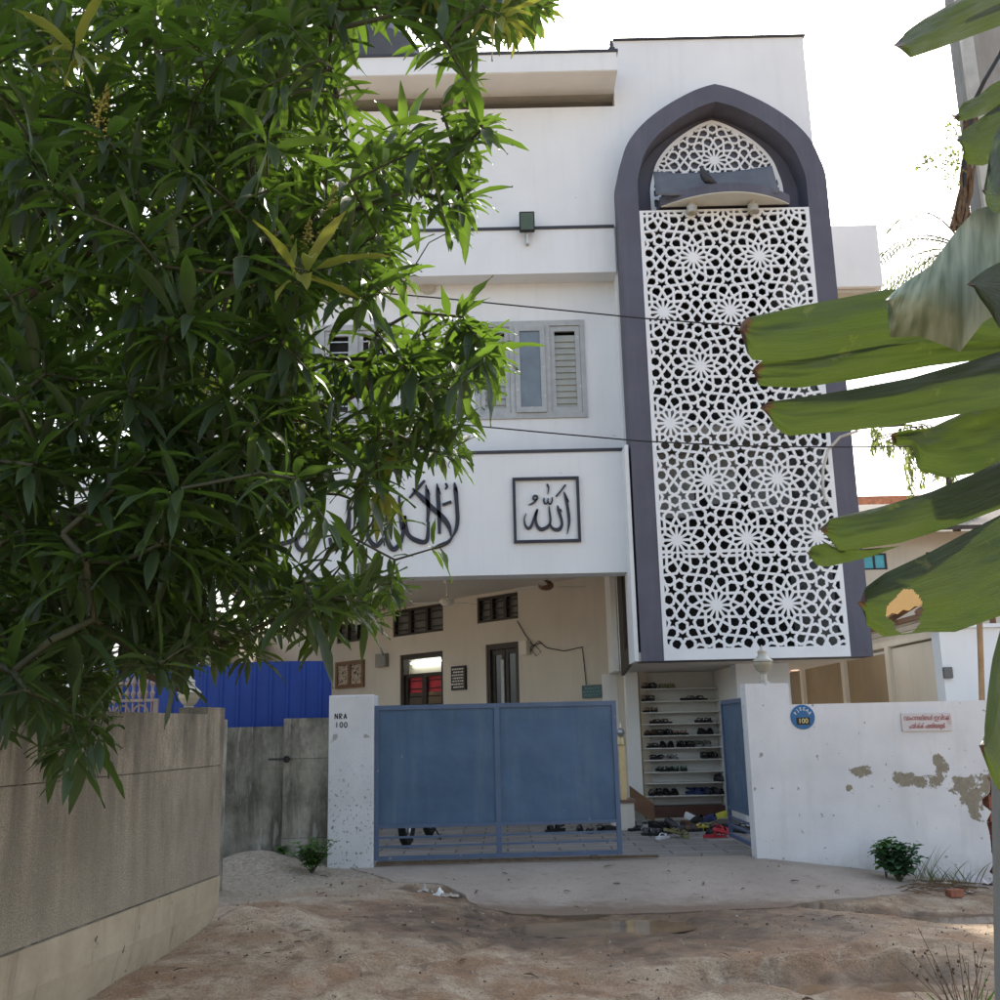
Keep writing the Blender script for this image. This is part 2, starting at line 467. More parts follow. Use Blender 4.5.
# ---------------------------------------------------------------- terrain
def S(a, b, x):
    t = max(0.0, min(1.0, (x-a)/(b-a))); return t*t*(3-2*t)
def fbm(x, y, s, o=4):
    return mnoise.fractal(Vector((x*s, y*s, 3.7)), 1.0, 2.0, o)
BAS = []
for px, py, zp, a, b in ((598, 928, -.135, .85, .40), (925, 921, -.30, .85, .20), (880, 992, -.27, 1.0, .26), (455, 900, -.10, .38, .20)):
    q = atz(px, py, zp); BAS.append((q.x, q.y, zp, a, b))
def base_h(x, y):
    z = .045 - .165*S(-1.9, .6, x)*S(11.9, 10.1, y)
    z -= .125*max(0, min(x, 7)-2.8)*S(14.5, 12.6, y)
    z -= .10*S(8.6, 5.5, y)
    z += .22*math.exp(-((x+2.75)**2/.30+(y-11.9)**2/.22))
    z += .10*math.exp(-((x+2.0)**2/.12+(y-8.9)**2/.25))
    rough = S(12.2, 11.5, y)
    z += rough*(.022*fbm(x, y, .9)+.013*fbm(x, y, 3.1)+.007*fbm(x, y, 9))
    return z
RUTS = []
for pl in (((300,1010),(372,982),(430,966),(478,952)), ((1000,938),(900,948),(820,960),(740,976),(640,1000)), ((240,935),(300,958),(330,985)), ((1010,958),(900,968),(800,985))):
    RUTS.append([atz(a_, b_, -.13) for a_, b_ in pl])
def seg_d(x, y, a, b):
    dx, dy = b.x-a.x, b.y-a.y; t = max(0, min(1, ((x-a.x)*dx+(y-a.y)*dy)/(dx*dx+dy*dy))); return math.hypot(x-a.x-dx*t, y-a.y-dy*t)
POLY = None
def terrain(x, y):
    z = base_h(x, y)
    if POLY and 9 < y < 12.4 and -2 < x < 6 and inside((x, y), POLY):
        return min(z, slope_h(x, y)-.015) if inside((x, y-.07), POLY) and inside((x-.06, y), POLY) else min(z, slope_h(x, y)+.002)
    if y < 10.5:
        wx = x+.10*fbm(x, y, 1.5); wy = y+.10*fbm(x+7, y, 1.5)
        for r_ in RUTS:
            d = min(seg_d(wx, wy, r_[i], r_[i+1]) for i in range(len(r_)-1))
            if d < .5: z += -.035*math.exp(-(d/.07)**2)+.022*math.exp(-((d-.17)/.08)**2)
    for bx, by, zp, a, b in BAS[:3]:
        d = math.hypot((x-bx)/a, (y-by)/b)+.45*fbm(x, y, 1.7)+.22*fbm(x, y, 5)
        if d < 2.0:
            w = S(1.9, .9, d)
            z = z*(1-w)+(zp-.03+.05*S(.55, 1.35, d)+.010*fbm(x, y, 5))*w
            if 1.05 < d < 1.7: z = max(z, zp+.006)
    bx, by, zp, a, b = BAS[3]
    d = math.hypot((x-bx)/a, (y-by)/b)
    z -= .07*S(1.3, .2, d)
    return z
# sloping concrete apron in front of the gate, draped a little above the dirt
edge = [(352,869),(395,882),(440,884),(462,893),(480,907),(515,914),(560,917),(620,915),(700,911),(780,908),(850,902),(900,896),(925,893),(900,883),(870,878),(757,858)]
poly = []
for px, py in edge:
    z = -.05
    for _ in range(8):
        q = atz(px, py, z); z = base_h(q.x, min(q.y, 12.3))
    poly.append((q.x, min(q.y, 11.86)))
poly = [p for p in poly]
poly = poly[:13]+[(5.6, 11.86), (2.7, 11.9), (2.68, 12.25), (-1.5, 12.25)]
POLY = poly
def slope_h(x, y): return .045 - .165*S(-1.9, .6, x)*S(11.9, 10.1, y) - .125*max(0, min(x, 7)-2.8)*S(14.5, 12.6, y)
def axis(lo, hi, step, far):
    a = [lo+i*step for i in range(int(round((hi-lo)/step))+1)]
    s = step; p = a[-1]
    while p < far: s *= 1.5; p += s; a.append(p)
    s = step; p = a[0]
    while p > -far: s *= 1.5; p -= s; a.insert(0, p)
    return a
xs = axis(-4.2, 6.4, .05, 900); ys = axis(6.2, 12.6, .045, 900)
g = MB()
nx, ny = len(xs), len(ys)
for y in ys:
    for x in xs: g.v.append(Vector((x, y, terrain(x, y) if -6 < x < 9 and 3 < y < 16 else (.045 if y > 12.2 or x < -1.9 else -.1))))
for j in range(ny-1):
    for i in range(nx-1):
        g.f.append([j*nx+i, j*nx+i+1, (j+1)*nx+i+1, (j+1)*nx+i]); g.mi.append(0)

def dirt():
    n = N('trodden_red_dirt')
    X, Y, Z = n.xyz()
    big = n.noise(.75, 7, .62, dist=.4)
    c = n.mix(n.ramp(big, [(.40,0),(.60,1)]), (.32,.20,.118), (.385,.295,.20))
    c = n.mix(n.ramp(n.noise(2.3, 8, .68, dist=.5), [(.45,0),(.62,1)]), c, (.51,.415,.30))
    c = n.mix(n.ramp(n.noise(5, 8, .7), [(.50,0),(.64,.8)]), c, (.20,.13,.085))
    c = n.mix(n.ramp(n.noise(1.4, 6, .65), [(.53,0),(.66,.7)]), c, (.34,.195,.115))
    c = n.mix(n.ramp(n.noise(60, 5, .75), [(.36,.65),(.55,0)]), c, (.10,.072,.052))
    c = n.mix(n.ramp(n.noise(34, 5, .75), [(.60,0),(.72,.5)]), c, (.44,.38,.31))
    # greyer, sandier ground towards the lane on the left
    gm = n.math('SUBTRACT', n.math('ADD', n.math('MULTIPLY', X, -.5), n.math('MULTIPLY', n.math('SUBTRACT', Y, 9.6), .45)), .55)
    gm = n.math('ADD', gm, n.math('MULTIPLY', n.math('SUBTRACT', n.noise(1.7, 6, .65), .5), 2.2))
    c = n.mix(n.ramp(gm, [(.25,0),(.95,.9)]), c, n.mix(n.ramp(n.noise(26, 7, .8), [(.38,0),(.62,1)]), (.21,.175,.13), (.48,.41,.315)))
    # damp ground round the puddles
    mask = None
    for bx, by, zp, a, b in BAS:
        kx, ky = (2.4, 2.8) if zp == BAS[0][2] else (1.3, 1.3)
        dx = n.math('DIVIDE', n.math('SUBTRACT', X, bx), a*kx); dy = n.math('DIVIDE', n.math('SUBTRACT', Y, by), b*ky)
        d = n.math('ADD', n.math('MULTIPLY', dx, dx), n.math('MULTIPLY', dy, dy))
        mask = d if mask is None else n.math('MINIMUM', mask, d)
    mask = n.math('ADD', mask, n.math('MULTIPLY', n.math('SUBTRACT', n.noise(1.9, 8, .68, dist=.6), .5), 3.6))
    wet = n.ramp(n.math('DIVIDE', mask, 1.7), [(.35, 1), (.85, 0)])
    wc = n.mix(n.ramp(n.noise(3.5, 7, .65), [(.38,0),(.62,1)]), (.06,.036,.020), (.22,.135,.078))
    c = n.mix(n.math('MULTIPLY', wet, .85), c, wc)
    n.set(c, n.math('SUBTRACT', .95, n.math('MULTIPLY', wet, .58)), .3)
    h = n.math('ADD', n.math('MULTIPLY', n.noise(70, 6, .75), .30), n.math('MULTIPLY', n.noise(11, 8, .7), 1.0))
    n.bump(h, 1.0, .035)
    return n.m
DIRT = dirt()
tag(g.build('ground', DIRT, smooth=True), kind='structure')

def water_mat():
    n = N('muddy_water')
    c = n.mix(n.ramp(n.noise(2.4, 6, .6), [(.35,0),(.7,1)]), (.10,.065,.038), (.24,.16,.095))
    n.set(c, .10, .5)
    n.bump(n.noise(14, 3), .035, .01)
    return n.m
WATER = water_mat()
for bx, by, zp, a, b in BAS[:3]:
    m = MB(); k = 40
    ring = []
    for i in range(k):
        t = 2*math.pi*i/k; r = 1.0
        ring.append((bx+a*r*math.cos(t), by+b*r*math.sin(t), zp))
    m.add([(bx, by, zp)]+ring, [(0, 1+i, 1+(i+1) % k) for i in range(k)])
    tag(m.build('puddle', WATER, origin=(bx, by, zp)), kind='structure')

def concrete_mat():
    n = N('worn_concrete')
    X, Y, Z = n.xyz()
    c = n.mix(n.ramp(n.noise(1.3, 7, .6), [(.3,0),(.7,1)]), (.29,.24,.195), (.40,.335,.275))
    c = n.mix(n.ramp(n.noise(9, 6, .7), [(.55,0),(.7,.5)]), c, (.15,.12,.095))
    c = n.mix(n.ramp(n.noise(70, 3, .7), [(.35,.35),(.6,0)]), c, (.13,.115,.10))
    e = n.math('ADD', n.math('MULTIPLY', n.math('SUBTRACT', 10.55, Y), 1.4), n.math('MULTIPLY', n.math('SUBTRACT', n.noise(3, 6, .65), .5), 1.8))
    c = n.mix(n.ramp(e, [(.1,0),(.8,.75)]), c, (.13,.085,.055))
    n.set(c, .9, .2); n.bump(n.noise(50, 5, .7), .4)
    return n.m
CONC = concrete_mat()
fine = []
for i, p in enumerate(poly):
    q = poly[(i+1) % len(poly)]
    L = math.hypot(q[0]-p[0], q[1]-p[1]); k = max(1, int(L/.09))
    for s_ in range(k):
        t = s_/k; x = p[0]+(q[0]-p[0])*t; y = p[1]+(q[1]-p[1])*t
        if y < 11.6: x += .05*fbm(x, y, 4); y += .05*fbm(x+9, y, 4)
        fine.append(Vector((x, y)))
grid = []
yy = 9.6
while yy < 12.2:
    xx = -1.6
    while xx < 5.6:
        if inside((xx, yy), poly) : grid.append(Vector((xx, yy)))
        xx += .12
    yy += .12
vv, ee, ff, _, _, of = delaunay_2d_cdt(fine+grid, [], [list(range(len(fine)))], 0, 1e-5)
ap = MB()
def apron_h(x, y): return slope_h(x, y)+.012+.004*fbm(x, y, 3)
b0 = [Vector((p[0], p[1], apron_h(p[0], p[1]))) for p in vv]
keep = [f for f, o in zip(ff, of) if list(o) == [0]]
ap.add(b0, keep)
cnt = {}
for f in keep:
    for i in range(len(f)): cnt[(f[i], f[(i+1) % len(f)])] = 1
off = len(ap.v); ap.v += [p-Vector((0,0,.09)) for p in b0]
for (i, j) in cnt:
    if (j, i) not in cnt: ap.f.append([j, i, off+i, off+j]); ap.mi.append(0)
tag(ap.build('driveway', CONC), kind='structure')

def paving_mat():
    n = N('courtyard_pavers')
    br = n.n.new('ShaderNodeTexBrick'); br.inputs['Scale'].default_value = 1.0
    br.inputs['Mortar Size'].default_value = .012; br.inputs['Brick Width'].default_value = .62; br.inputs['Row Height'].default_value = .30
    br.inputs['Color1'].default_value = (.24,.225,.205,1); br.inputs['Color2'].default_value = (.30,.285,.26,1); br.inputs['Mortar'].default_value = (.10,.09,.08,1)
    n.link(n.tc.outputs['Object'], br.inputs['Vector'])
    c = n.mix(n.ramp(n.noise(3, 6), [(.4,0),(.7,.5)]), br.outputs['Color'], (.17,.15,.13))
    n.set(c, .8, .25); n.bump(br.outputs['Fac'], -.4, .006)
    return n.m
PAVE = paving_mat()
m = MB(); m.box(-6.2, 2.66, 12.252, 26, .0, .082); m.box(2.66, 5.2, 12.16, 26, .0, .082)
tag(m.build('courtyard_paving', PAVE), kind='structure')
# lane between the boundary walls and the house on the right
m = MB(); m.box(5.2, 12, 12.6, 30, .02, .07)
tag(m.build('side_yard', CONC), kind='structure')
# ================================================================ mosque building
YF, YA = 14.5, 14.1
XL, XA0, XA1 = -5.2, 1.82, 4.93            # left end of the facade, outer edges of the arched bay
mosque = thing('mosque_building', 'white three storey mosque with grey pointed arch bay and open ground floor porch', 'building', (0, YF, 0))
BL = None
def part(name, m, mat, parent=None, **k): return m.build(name, mat, parent or mosque, **k)
def rect(x0, x1, z0, z1): return [(x0,z0),(x1,z0),(x1,z1),(x0,z1)]
# window openings on the first floor
W1 = (-.30, 1.30, 6.03, 7.50); W2 = (-3.15, -1.62, 6.03, 7.50)
YW = 14.86
m = MB(); m.prism(rect(XL, XA0, 5.40, 8.15), [rect(*W1), rect(*W2)], front, YW, YW+.22); part('first_floor_wall', m, WHITE)
m = MB(); m.box(XL, XA0, YF, YF+.40, 3.61, 5.37); part('balcony_wall', m, WHITE)
m = MB(); m.box(XL, XA0, YF-.02, YF+.36, 5.37, 5.415); part('coping', m, DARKTRIM)
m = MB(); m.box(XL, XA0, YF, YF+.58, 8.15, 8.865); part('upper_fascia', m, WHITE)
m = MB(); m.box(XL, XA0, YF-.02, YF+.06, 8.865, 8.91); part('coping', m, DARKTRIM)
YU = YF+.055
XR = 4.97
m = MB()
m.prism([(XL,8.91),(XR,8.91),(XR,12.11),(1.93,12.11),(1.93,10.96),(XL,10.96)], [], front, YU+.006, YU+.25)
part('upper_wall', m, WHITE)
m = MB(); m.box(XL, 1.925, YU+.05, YU+.25, 11.191, 11.52); part('slot_lintel', m, SLAB)
m = MB(); m.box(XL, 1.925, YU+.9, YU+1.0, 10.6, 11.195); m.box(1.93, 1.99, YU+.26, YU+.89, 10.6, 11.195); m.box(XL, 1.925, YU+.27, YU+.89, 10.6, 10.7); part('slot_back', m, DWOOD)
m = MB(); m.box(XL, 1.925, 13.98, YU+.04, 11.195, 11.50); part('roof_slab_edge', m, WHITE)
m = MB(); m.box(XL, 1.915, 13.99, YU+.03, 11.185, 11.193); part('roof_slab_soffit', m, WHITE2)
m = MB(); m.box(XL, 1.945, 13.96, YU+.3, 11.502, 11.545); part('coping', m, DARKTRIM)
m = MB(); m.lathe([(.05,0),(.06,.06),(.03,.10),(.035,.14),(.004,.24)], (1.86, 14.05, 11.545), 8); part('finial', m, DARKTRIM)
m = MB(); m.box(XL, 1.925, YU+.5, YU+.7, 11.3, 11.98); part('roof_parapet', m, WHITE)
m = MB(); m.box(1.95, XR+.03, YU-.03, YU+.28, 12.112, 12.14); m.box(XL, 1.925, YU+.47, YU+.73, 11.982, 12.01); part('coping', m, DARKTRIM)
# hidden volume: side and back walls, roof
m = MB(); m.box(XR-.22, XR, YU+.26, 26, 8.91, 12.10); part('side_wall', m, WHITE)
m = MB(); m.box(XL, XL+.2, YU+.71, 26, 5.4, 11.9); part('side_wall', m, WHITE)
m = MB(); m.box(XL, XR, 26, 26.2, 0, 12.0); part('back_wall', m, WHITE)
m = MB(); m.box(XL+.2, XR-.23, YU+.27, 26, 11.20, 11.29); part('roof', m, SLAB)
m = MB(); m.box(XL+.2, XA0-.02, YW+.3, 26, 4.02, 4.2); part('porch_ceiling', m, CEIL)
# side balcony behind the arch on the right
m = MB(); m.box(4.99, 6.15, 15.4, 20, 8.22, 9.27); part('side_balcony_wall', m, WHITE)
m = MB(); m.box(4.96, 6.05, 15.5, 20, 8.16, 8.215); part('side_balcony_soffit', m, SLAB)
# vent above the windows
m = MB(); q = at(428, 287, YW); m.lathe([(.12,0),(.13,.02),(.10,.05)], (q.x, q.y, q.z), 20, axis=(0,-1,0)); part('vent_cover', m, SLAB)

def window3(x0, x1, z0, z1, kinds, lights):
    fr = MB(); w = .055
    outer = rect(x0-.035, x1+.035, z0-.035, z1+.035)
    n = 3; pw = (x1-x0)/n
    holes = [rect(x0+i*pw+w/1.5, x0+(i+1)*pw-w/1.5, z0+.05, z1-.05) for i in range(n)]
    fr.prism(outer, holes, front, YW-.025, YW+.09)
    f = part('window', fr, GREYP)
    for i, k in enumerate(kinds):
        a, b, c, d = x0+i*pw+w/1.5, x0+(i+1)*pw-w/1.5, z0+.05, z1-.05
        y = YW-.05 if k == 'open' else YW+.0
        s = MB(); s.prism(rect(a+.002, b-.002, c+.002, d-.002), [rect(a+.075, b-.075, c+.085, d-.085)], front, y, y+.045)
        s.build('casement', GREYP, f)
        gl = MB(); gl.box(a+.07, b-.07, y+.022, y+.028, c+.08, d-.08)
        if k == 'louvre':
            gl = MB(); z = c+.10
            while z < d-.10:
                gl.box(a+.07, b-.07, -.005, .005, -.055, .055, M=Matrix.Translation((0, y+.035, z)) @ Matrix.Rotation(R(-12), 4, 'X')); z += .098
            gl.build('louvres', GALV, f)
        elif k == 'bars':
            gl = MB(); z = c+.18
            while z < d-.1:
                gl = MB(); gl.bar((a+.07, y+.03, z), (b-.07, y+.03, z), .018); gl.build('window_bar', STEEL, f); z += .17
        else: gl.build('pane', GLASSB, f)
    bk = MB(); bk.box(x0, x1, YW+.215, YW+.24, z0, z1); bk.build('curtain', DARK, f)  # dark sheet standing in for the unlit room behind the window
window3(*W1, ['louvre', 'open', 'louvre'], 3)
window3(*W2, ['pane', 'bars', 'bars'], 3)

# ---------------------------------------------------------------- arched bay
AC, ASPR = (XA0+XA1)/2+.03, 9.36
_K = [(1,-.1),(1,0),(.99,.10),(.955,.22),(.88,.415),(.727,.603),(.51,.773),(.26,.912),(.11,.971),(0,1.0),(-.1,1.03)]
PROF = []
for i in range(1, len(_K)-2):                # smooth the outline of the pointed arch
    for k in range(4):
        t = k/4; p0, p1, p2, p3 = [Vector(p) for p in _K[i-1:i+3]]
        q = .5*(2*p1+(p2-p0)*t+(2*p0-5*p1+4*p2-p3)*t*t+(3*p1-p0-3*p2+p3)*t**3); PROF.append((q.x, q.y))
PROF.append((0, 1.0))
def arch(hw, h, spr, base=None):
    r = [(AC+x*hw, spr+y*h) for x, y in PROF]; l = [(AC-x*hw, spr+y*h) for x, y in PROF[:-1]][::-1]
    p = r+l
    if base is not None: p = [(AC+hw, base)]+p+[(AC-hw, base)]
    return p
HWO = (XA1-XA0)/2; HWI = 1.255
PB = 2.34                                   # underside of the bay
outer = arch(HWO, 1.64, ASPR, PB)
inner = arch(HWI, 1.37, ASPR-.03, PB+.001)
m = MB()
om = [p for p in outer]
m.prism(om, [[(AC+HWI, 8.93)]+arch(HWI, 1.37, ASPR-.03)+[(AC-HWI, 8.93)], rect(AC-HWI, AC+HWI, PB+.0012, 8.925)], front, YA, YF+.052)
part('arch_frame', m, SLATE)
m = MB(); m.box(XA0-.055, XA0-.001, YA+.03, YF+.3, PB+.005, 5.36); part('bay_side_face', m, WHITE)
# recessed head of the arch
m = MB(); m.prism([(AC+HWI-.001, 8.94)]+arch(HWI-.001, 1.365, ASPR-.03)+[(AC-HWI+.001, 8.94)], [], front, YF+.02, YF+.05); part('arch_recess', m, SLATE)

# ---- girih lattice: twelve-pointed stars on a triangular grid (polygons in contact)
def star_lattice(a, x0, x1, z0, z1, ox, oz, inset):
    Rm = .336*a; Rc = Rm/math.cos(R(15)); tt = .122*a; TH = R(61.5)
    segs = []
    def rayhit(p, d, q, e):
        den = d.x*e.y-d.y*e.x
        if abs(den) < 1e-9: return None
        t = ((q.x-p.x)*e.y-(q.y-p.y)*e.x)/den
        return p+d*t
    def rot(v, an): return Vector((v.x*math.cos(an)-v.y*math.sin(an), v.x*math.sin(an)+v.y*math.cos(an)))
    def hankin(P, rosette=False, c=None, mid=None):
        n = len(P); ar = sum(P[i].x*P[(i+1)%n].y-P[(i+1)%n].x*P[i].y for i in range(n))
        if ar < 0: P = P[::-1]
        M_ = [(P[i]+P[(i+1)%n])/2 for i in range(n)]; E = [(P[(i+1)%n]-P[i]).normalized() for i in range(n)]
        f = [rot(E[i], TH) for i in range(n)]; bk = [rot(-E[i], -TH) for i in range(n)]
        for i in range(n):
            j = (i+1) % n
            if mid is not None and min((M_[i]-mid).length, (M_[j]-mid).length) < .01*a:
                segs.append((M_[i], M_[j])); continue
            q = rayhit(M_[i], f[i], M_[j], bk[j])
            segs.append((M_[i], q)); segs.append((q, M_[j]))
            if rosette:
                k = (i+2) % n; r_ = rayhit(M_[i], f[i], M_[k], bk[k])
                qq = rayhit(M_[j], f[j], M_[k], bk[k])
                segs.append((q, r_)); segs.append((qq, r_)); segs.append((r_, c))
    cs = {}
    rows = int((z1-z0)/(.866*a))+4
    for j in range(-2, rows):
        for i in range(-4, int((x1-x0)/a)+5):
            c = Vector((ox+i*a+(.5*a if j % 2 else 0), oz+j*.8660254*a))
            if x0-a*.9 < c.x < x1+a*.9 and z0-a*.9 < c.y < z1+a*.9: cs[(i, j)] = c
    pol = lambda c, r, d: c+Vector((math.cos(R(d))*r, math.sin(R(d))*r))
    for (i, j), c in cs.items():
        hankin([pol(c, Rc, 15+30*k) for k in range(12)], True, c)
        for k in range(6):
            d = 60*k
            if k < 3:                         # the two four-sided cells towards a neighbour
                b = c+Vector((math.cos(R(d))*a, math.sin(R(d))*a)); mid = (c+b)/2
                n_ = Vector((-math.sin(R(d)), math.cos(R(d))))*tt
                hankin([pol(c, Rc, d-15), mid-n_, mid+n_, pol(c, Rc, d+15)], mid=mid)
                hankin([pol(b, Rc, d+180-15), mid+n_, mid-n_, pol(b, Rc, d+180+15)], mid=mid)
            e = d+30                          # the pentagon towards a triangle's centre
            m1 = pol(c, a/2, d); m2 = pol(c, a/2, d+60)
            t1 = m1+Vector((-math.sin(R(d)), math.cos(R(d))))*tt
            t2 = m2-Vector((-math.sin(R(d+60)), math.cos(R(d+60))))*tt
            hankin([pol(c, Rc, d+15), t1, pol(c, a/math.sqrt(3), e), t2, pol(c, Rc, d+45)])
    key = lambda p: (round(p.x/a*400), round(p.y/a*400))
    pos = {}; adj = {}
    def node(p):
        k = key(p)
        for dx in (0,-1,1):
            for dy in (0,-1,1):
                if (k[0]+dx, k[1]+dy) in pos: return (k[0]+dx, k[1]+dy)
        pos[k] = p; adj[k] = set(); return k
    for p, q in segs:
        u, v = node(p), node(q)
        if u != v: adj[u].add(v); adj[v].add(u)
    order = {u: sorted(vs, key=lambda v: math.atan2(pos[v].y-pos[u].y, pos[v].x-pos[u].x)) for u, vs in adj.items()}
    seen = set(); faces = []
    for u in adj:
        for v in adj[u]:
            if (u, v) in seen: continue
            f = []; x, y = u, v
            while (x, y) not in seen:
                seen.add((x, y)); f.append(pos[x])
                o = order[y]; i = o.index(x); x, y = y, o[(i-1) % len(o)]
            n = len(f); A = sum(f[i].x*f[(i+1)%n].y-f[(i+1)%n].x*f[i].y for i in range(n))/2
            if 0 < A < .06*a*a and n < 14: faces.append(f)
    out = []
    for f in faces:
        n = len(f); g_ = []
        ok = True
        # merge straight runs
        f = [f[i] for i in range(n) if abs((f[i]-f[i-1]).normalized().cross((f[(i+1)%n]-f[i]).normalized())) > .02]
        n = len(f)
        if n < 3: continue
        for i in range(n):
            p0, p1, p2 = f[i-1], f[i], f[(i+1)%n]
            d1 = (p1-p0).normalized(); d2 = (p2-p1).normalized()
            n1 = Vector((-d1.y, d1.x)); n2 = Vector((-d2.y, d2.x))
            h = rayhit(p1+n1*inset, d1, p1+n2*inset, d2)
            if h is None: ok = False; break
            g_.append(h)
        if not ok: continue
        for k, c in cs.items():
            if any((p-c).length < .02*a for p in f):
                cc = sum(f, Vector((0,0)))/n; d = (cc-c).normalized()
                g_ = clip(g_, c+d*(.074*a), d)
        if len(g_) < 3: continue
        n = len(g_); A = sum(g_[i].x*g_[(i+1)%n].y-g_[(i+1)%n].x*g_[i].y for i in range(n))/2
        if A > .0006*a*a: out.append(g_)
    return out
def clip(poly, p, d):
    """keep the part of poly on the side of the line through p that d points to"""
    r = []; n = len(poly)
    for i in range(n):
        s_, e = poly[i], poly[(i+1) % n]; a_, b = (s_-p).dot(d), (e-p).dot(d)
        if a_ >= 0: r.append(s_)
        if a_*b < 0: r.append(s_+(e-s_)*(a_/(a_-b)))
    return r
def area(g_):
    n = len(g_); return sum(g_[i].x*g_[(i+1)%n].y-g_[(i+1)%n].x*g_[i].y for i in range(n))/2
def clip_to(holes, convex, mn):
    out = []; k = len(convex)
    cv = [Vector(p) for p in convex]
    for h in holes:
        for i in range(k):
            d = cv[(i+1)%k]-cv[i]; nn = Vector((-d.y, d.x)).normalized()
            h = clip(h, cv[i], nn)
            if len(h) < 3: break
        if len(h) >= 3 and area(h) > mn:
            q = [h[i] for i in range(len(h)) if (h[i]-h[i-1]).length > 1e-4]
            if len(q) >= 3: out.append(q)
    return out
LX0, LX1, LZ0, LZ1 = AC-HWI+.004, AC+HWI-.004, PB+.003, 8.92
GA = .965
ix0, ix1, iz0 = LX0+.055, LX1-.055, LZ0+.15
seam = iz0+GA*1.36
h1 = star_lattice(GA, ix0, ix1, iz0, seam, ix0+.72*GA, iz0+.60*GA, .0188*GA)
h2 = star_lattice(GA, ix0, ix1, seam, LZ1, ix0+.72*GA-.5*GA, iz0+.60*GA+.866*GA+.075*GA, .0188*GA)
holes = clip_to(h1, rect(ix0, ix1, iz0, seam-.012), .0009)+clip_to(h2, rect(ix0, ix1, seam+.012, LZ1-.03), .0009)
m = MB(); m.prism(rect(LX0, LX1, LZ0, LZ1), holes, front, YA-.012, YA+.02)
part('lattice_screen', m, LATT)
# small lattice in the head of the arch
_ap = at(715, 120, YF-.03); TW = at(783, 195, YF-.03).x-AC+.01; TS = at(783, 190, YF-.03).z; TH_ = _ap.z-TS
tarch = lambda k, b: [(AC+TW-k, b)]+[(AC+x*(TW-k), TS+y*(TH_-k)) for x, y in PROF]+[(AC-x*(TW-k), TS+y*(TH_-k)) for x, y in PROF[:-1]][::-1]+[(AC-TW+k, b)]
hh = star_lattice(.93, AC-1.1, AC+1.1, 8.95, 10.9, AC, at(716, 160, YF-.03).z, .017*.93)
hh = clip_to(hh, tarch(.055, 9.02), .0006)
m = MB(); m.prism(tarch(0, 8.95), hh, front, YF-.03, YF-.005); part('lattice_screen', m, LATT)
# dark stair hall behind the big lattice
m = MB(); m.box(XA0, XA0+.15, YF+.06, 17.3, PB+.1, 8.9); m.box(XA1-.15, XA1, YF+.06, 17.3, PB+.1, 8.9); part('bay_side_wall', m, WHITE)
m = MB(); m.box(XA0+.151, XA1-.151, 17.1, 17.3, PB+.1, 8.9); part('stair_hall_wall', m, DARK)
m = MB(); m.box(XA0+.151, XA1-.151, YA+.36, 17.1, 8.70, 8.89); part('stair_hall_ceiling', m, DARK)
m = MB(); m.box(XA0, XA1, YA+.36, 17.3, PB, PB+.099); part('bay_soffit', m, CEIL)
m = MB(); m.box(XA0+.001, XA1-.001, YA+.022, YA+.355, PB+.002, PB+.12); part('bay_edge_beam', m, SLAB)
m = MB()
for x0, x1, z0, z1 in ((2.05, 2.95, 4.55, 5.55), (3.15, 3.62, 4.75, 6.0), (3.78, 4.4, 4.6, 5.6), (2.2, 2.9, 5.75, 6.25)):
    m.box(x0, x1, 15.4, 15.43, z0, z1)
part('hall_window', m, GREYP)
m = MB(); m.box(XA0+.16, XA1-.16, 14.62, 15.9, 5.62, 5.74); part('stair_landing', m, SLAB)
# curved canopy over the lattice
q = atz(712, 196, 8.98); CB = YA-min(q.y, YA-.3); CA = .96; CC = AC+.02
m = MB(); k = 24
arc = [(CC+CA*(1-2*i/k), YA-.014-.40*(1-(1-2*i/k)**2)) for i in range(k+1)]
def slab(m, pts, z0, z1, mi=0):
    n = len(pts)
    m.add([(x, y, z0) for x, y in pts]+[(x, y, z1) for x, y in pts],
          [list(range(n))[::-1], [n+i for i in range(n)]]+[(i, (i+1)%n, n+(i+1)%n, n+i) for i in range(n)], mi)
slab(m, [(p[0], p[1]) for p in reversed(arc)]+[(CC+CA, YF-.04), (CC-CA, YF-.04)][::-1] if False else [(CC-CA, YF-.04)]+[(p[0], p[1]) for p in reversed(arc)]+[(CC+CA, YF-.04)], 8.985, 9.12)
canopy = part('canopy', m, SLATE)
m = MB(); slab(m, [(CC+(p[0]-CC)*.985, YA-.014+(p[1]-YA+.014)*.985) for p in reversed(arc)], 8.968, 8.9835); m.build('canopy_soffit', plain('canopy_soffit_paint', (.50,.50,.45), .8, .06, 4), canopy)
for px in (692, 753):
    q = at(px, 209, YA-.12)
    t = thing('spotlight', ('left' if px < 700 else 'right')+' of two small white spotlights under the curved canopy', 'light', (q.x, q.y, 8.967), 'spotlights under the canopy')
    m = MB(); m.lathe([(.05,0),(.05,-.03),(.075,-.05),(.085,-.16),(.07,-.165)], (q.x, q.y, 8.967), 16); m.build('lamp_housing', LAMPMETAL, t)
    m = MB(); m.lathe([(.06,-.166),(.05,-.172)], (q.x, q.y, 8.967), 14); m.build('lens', LAMPGLASS, t)
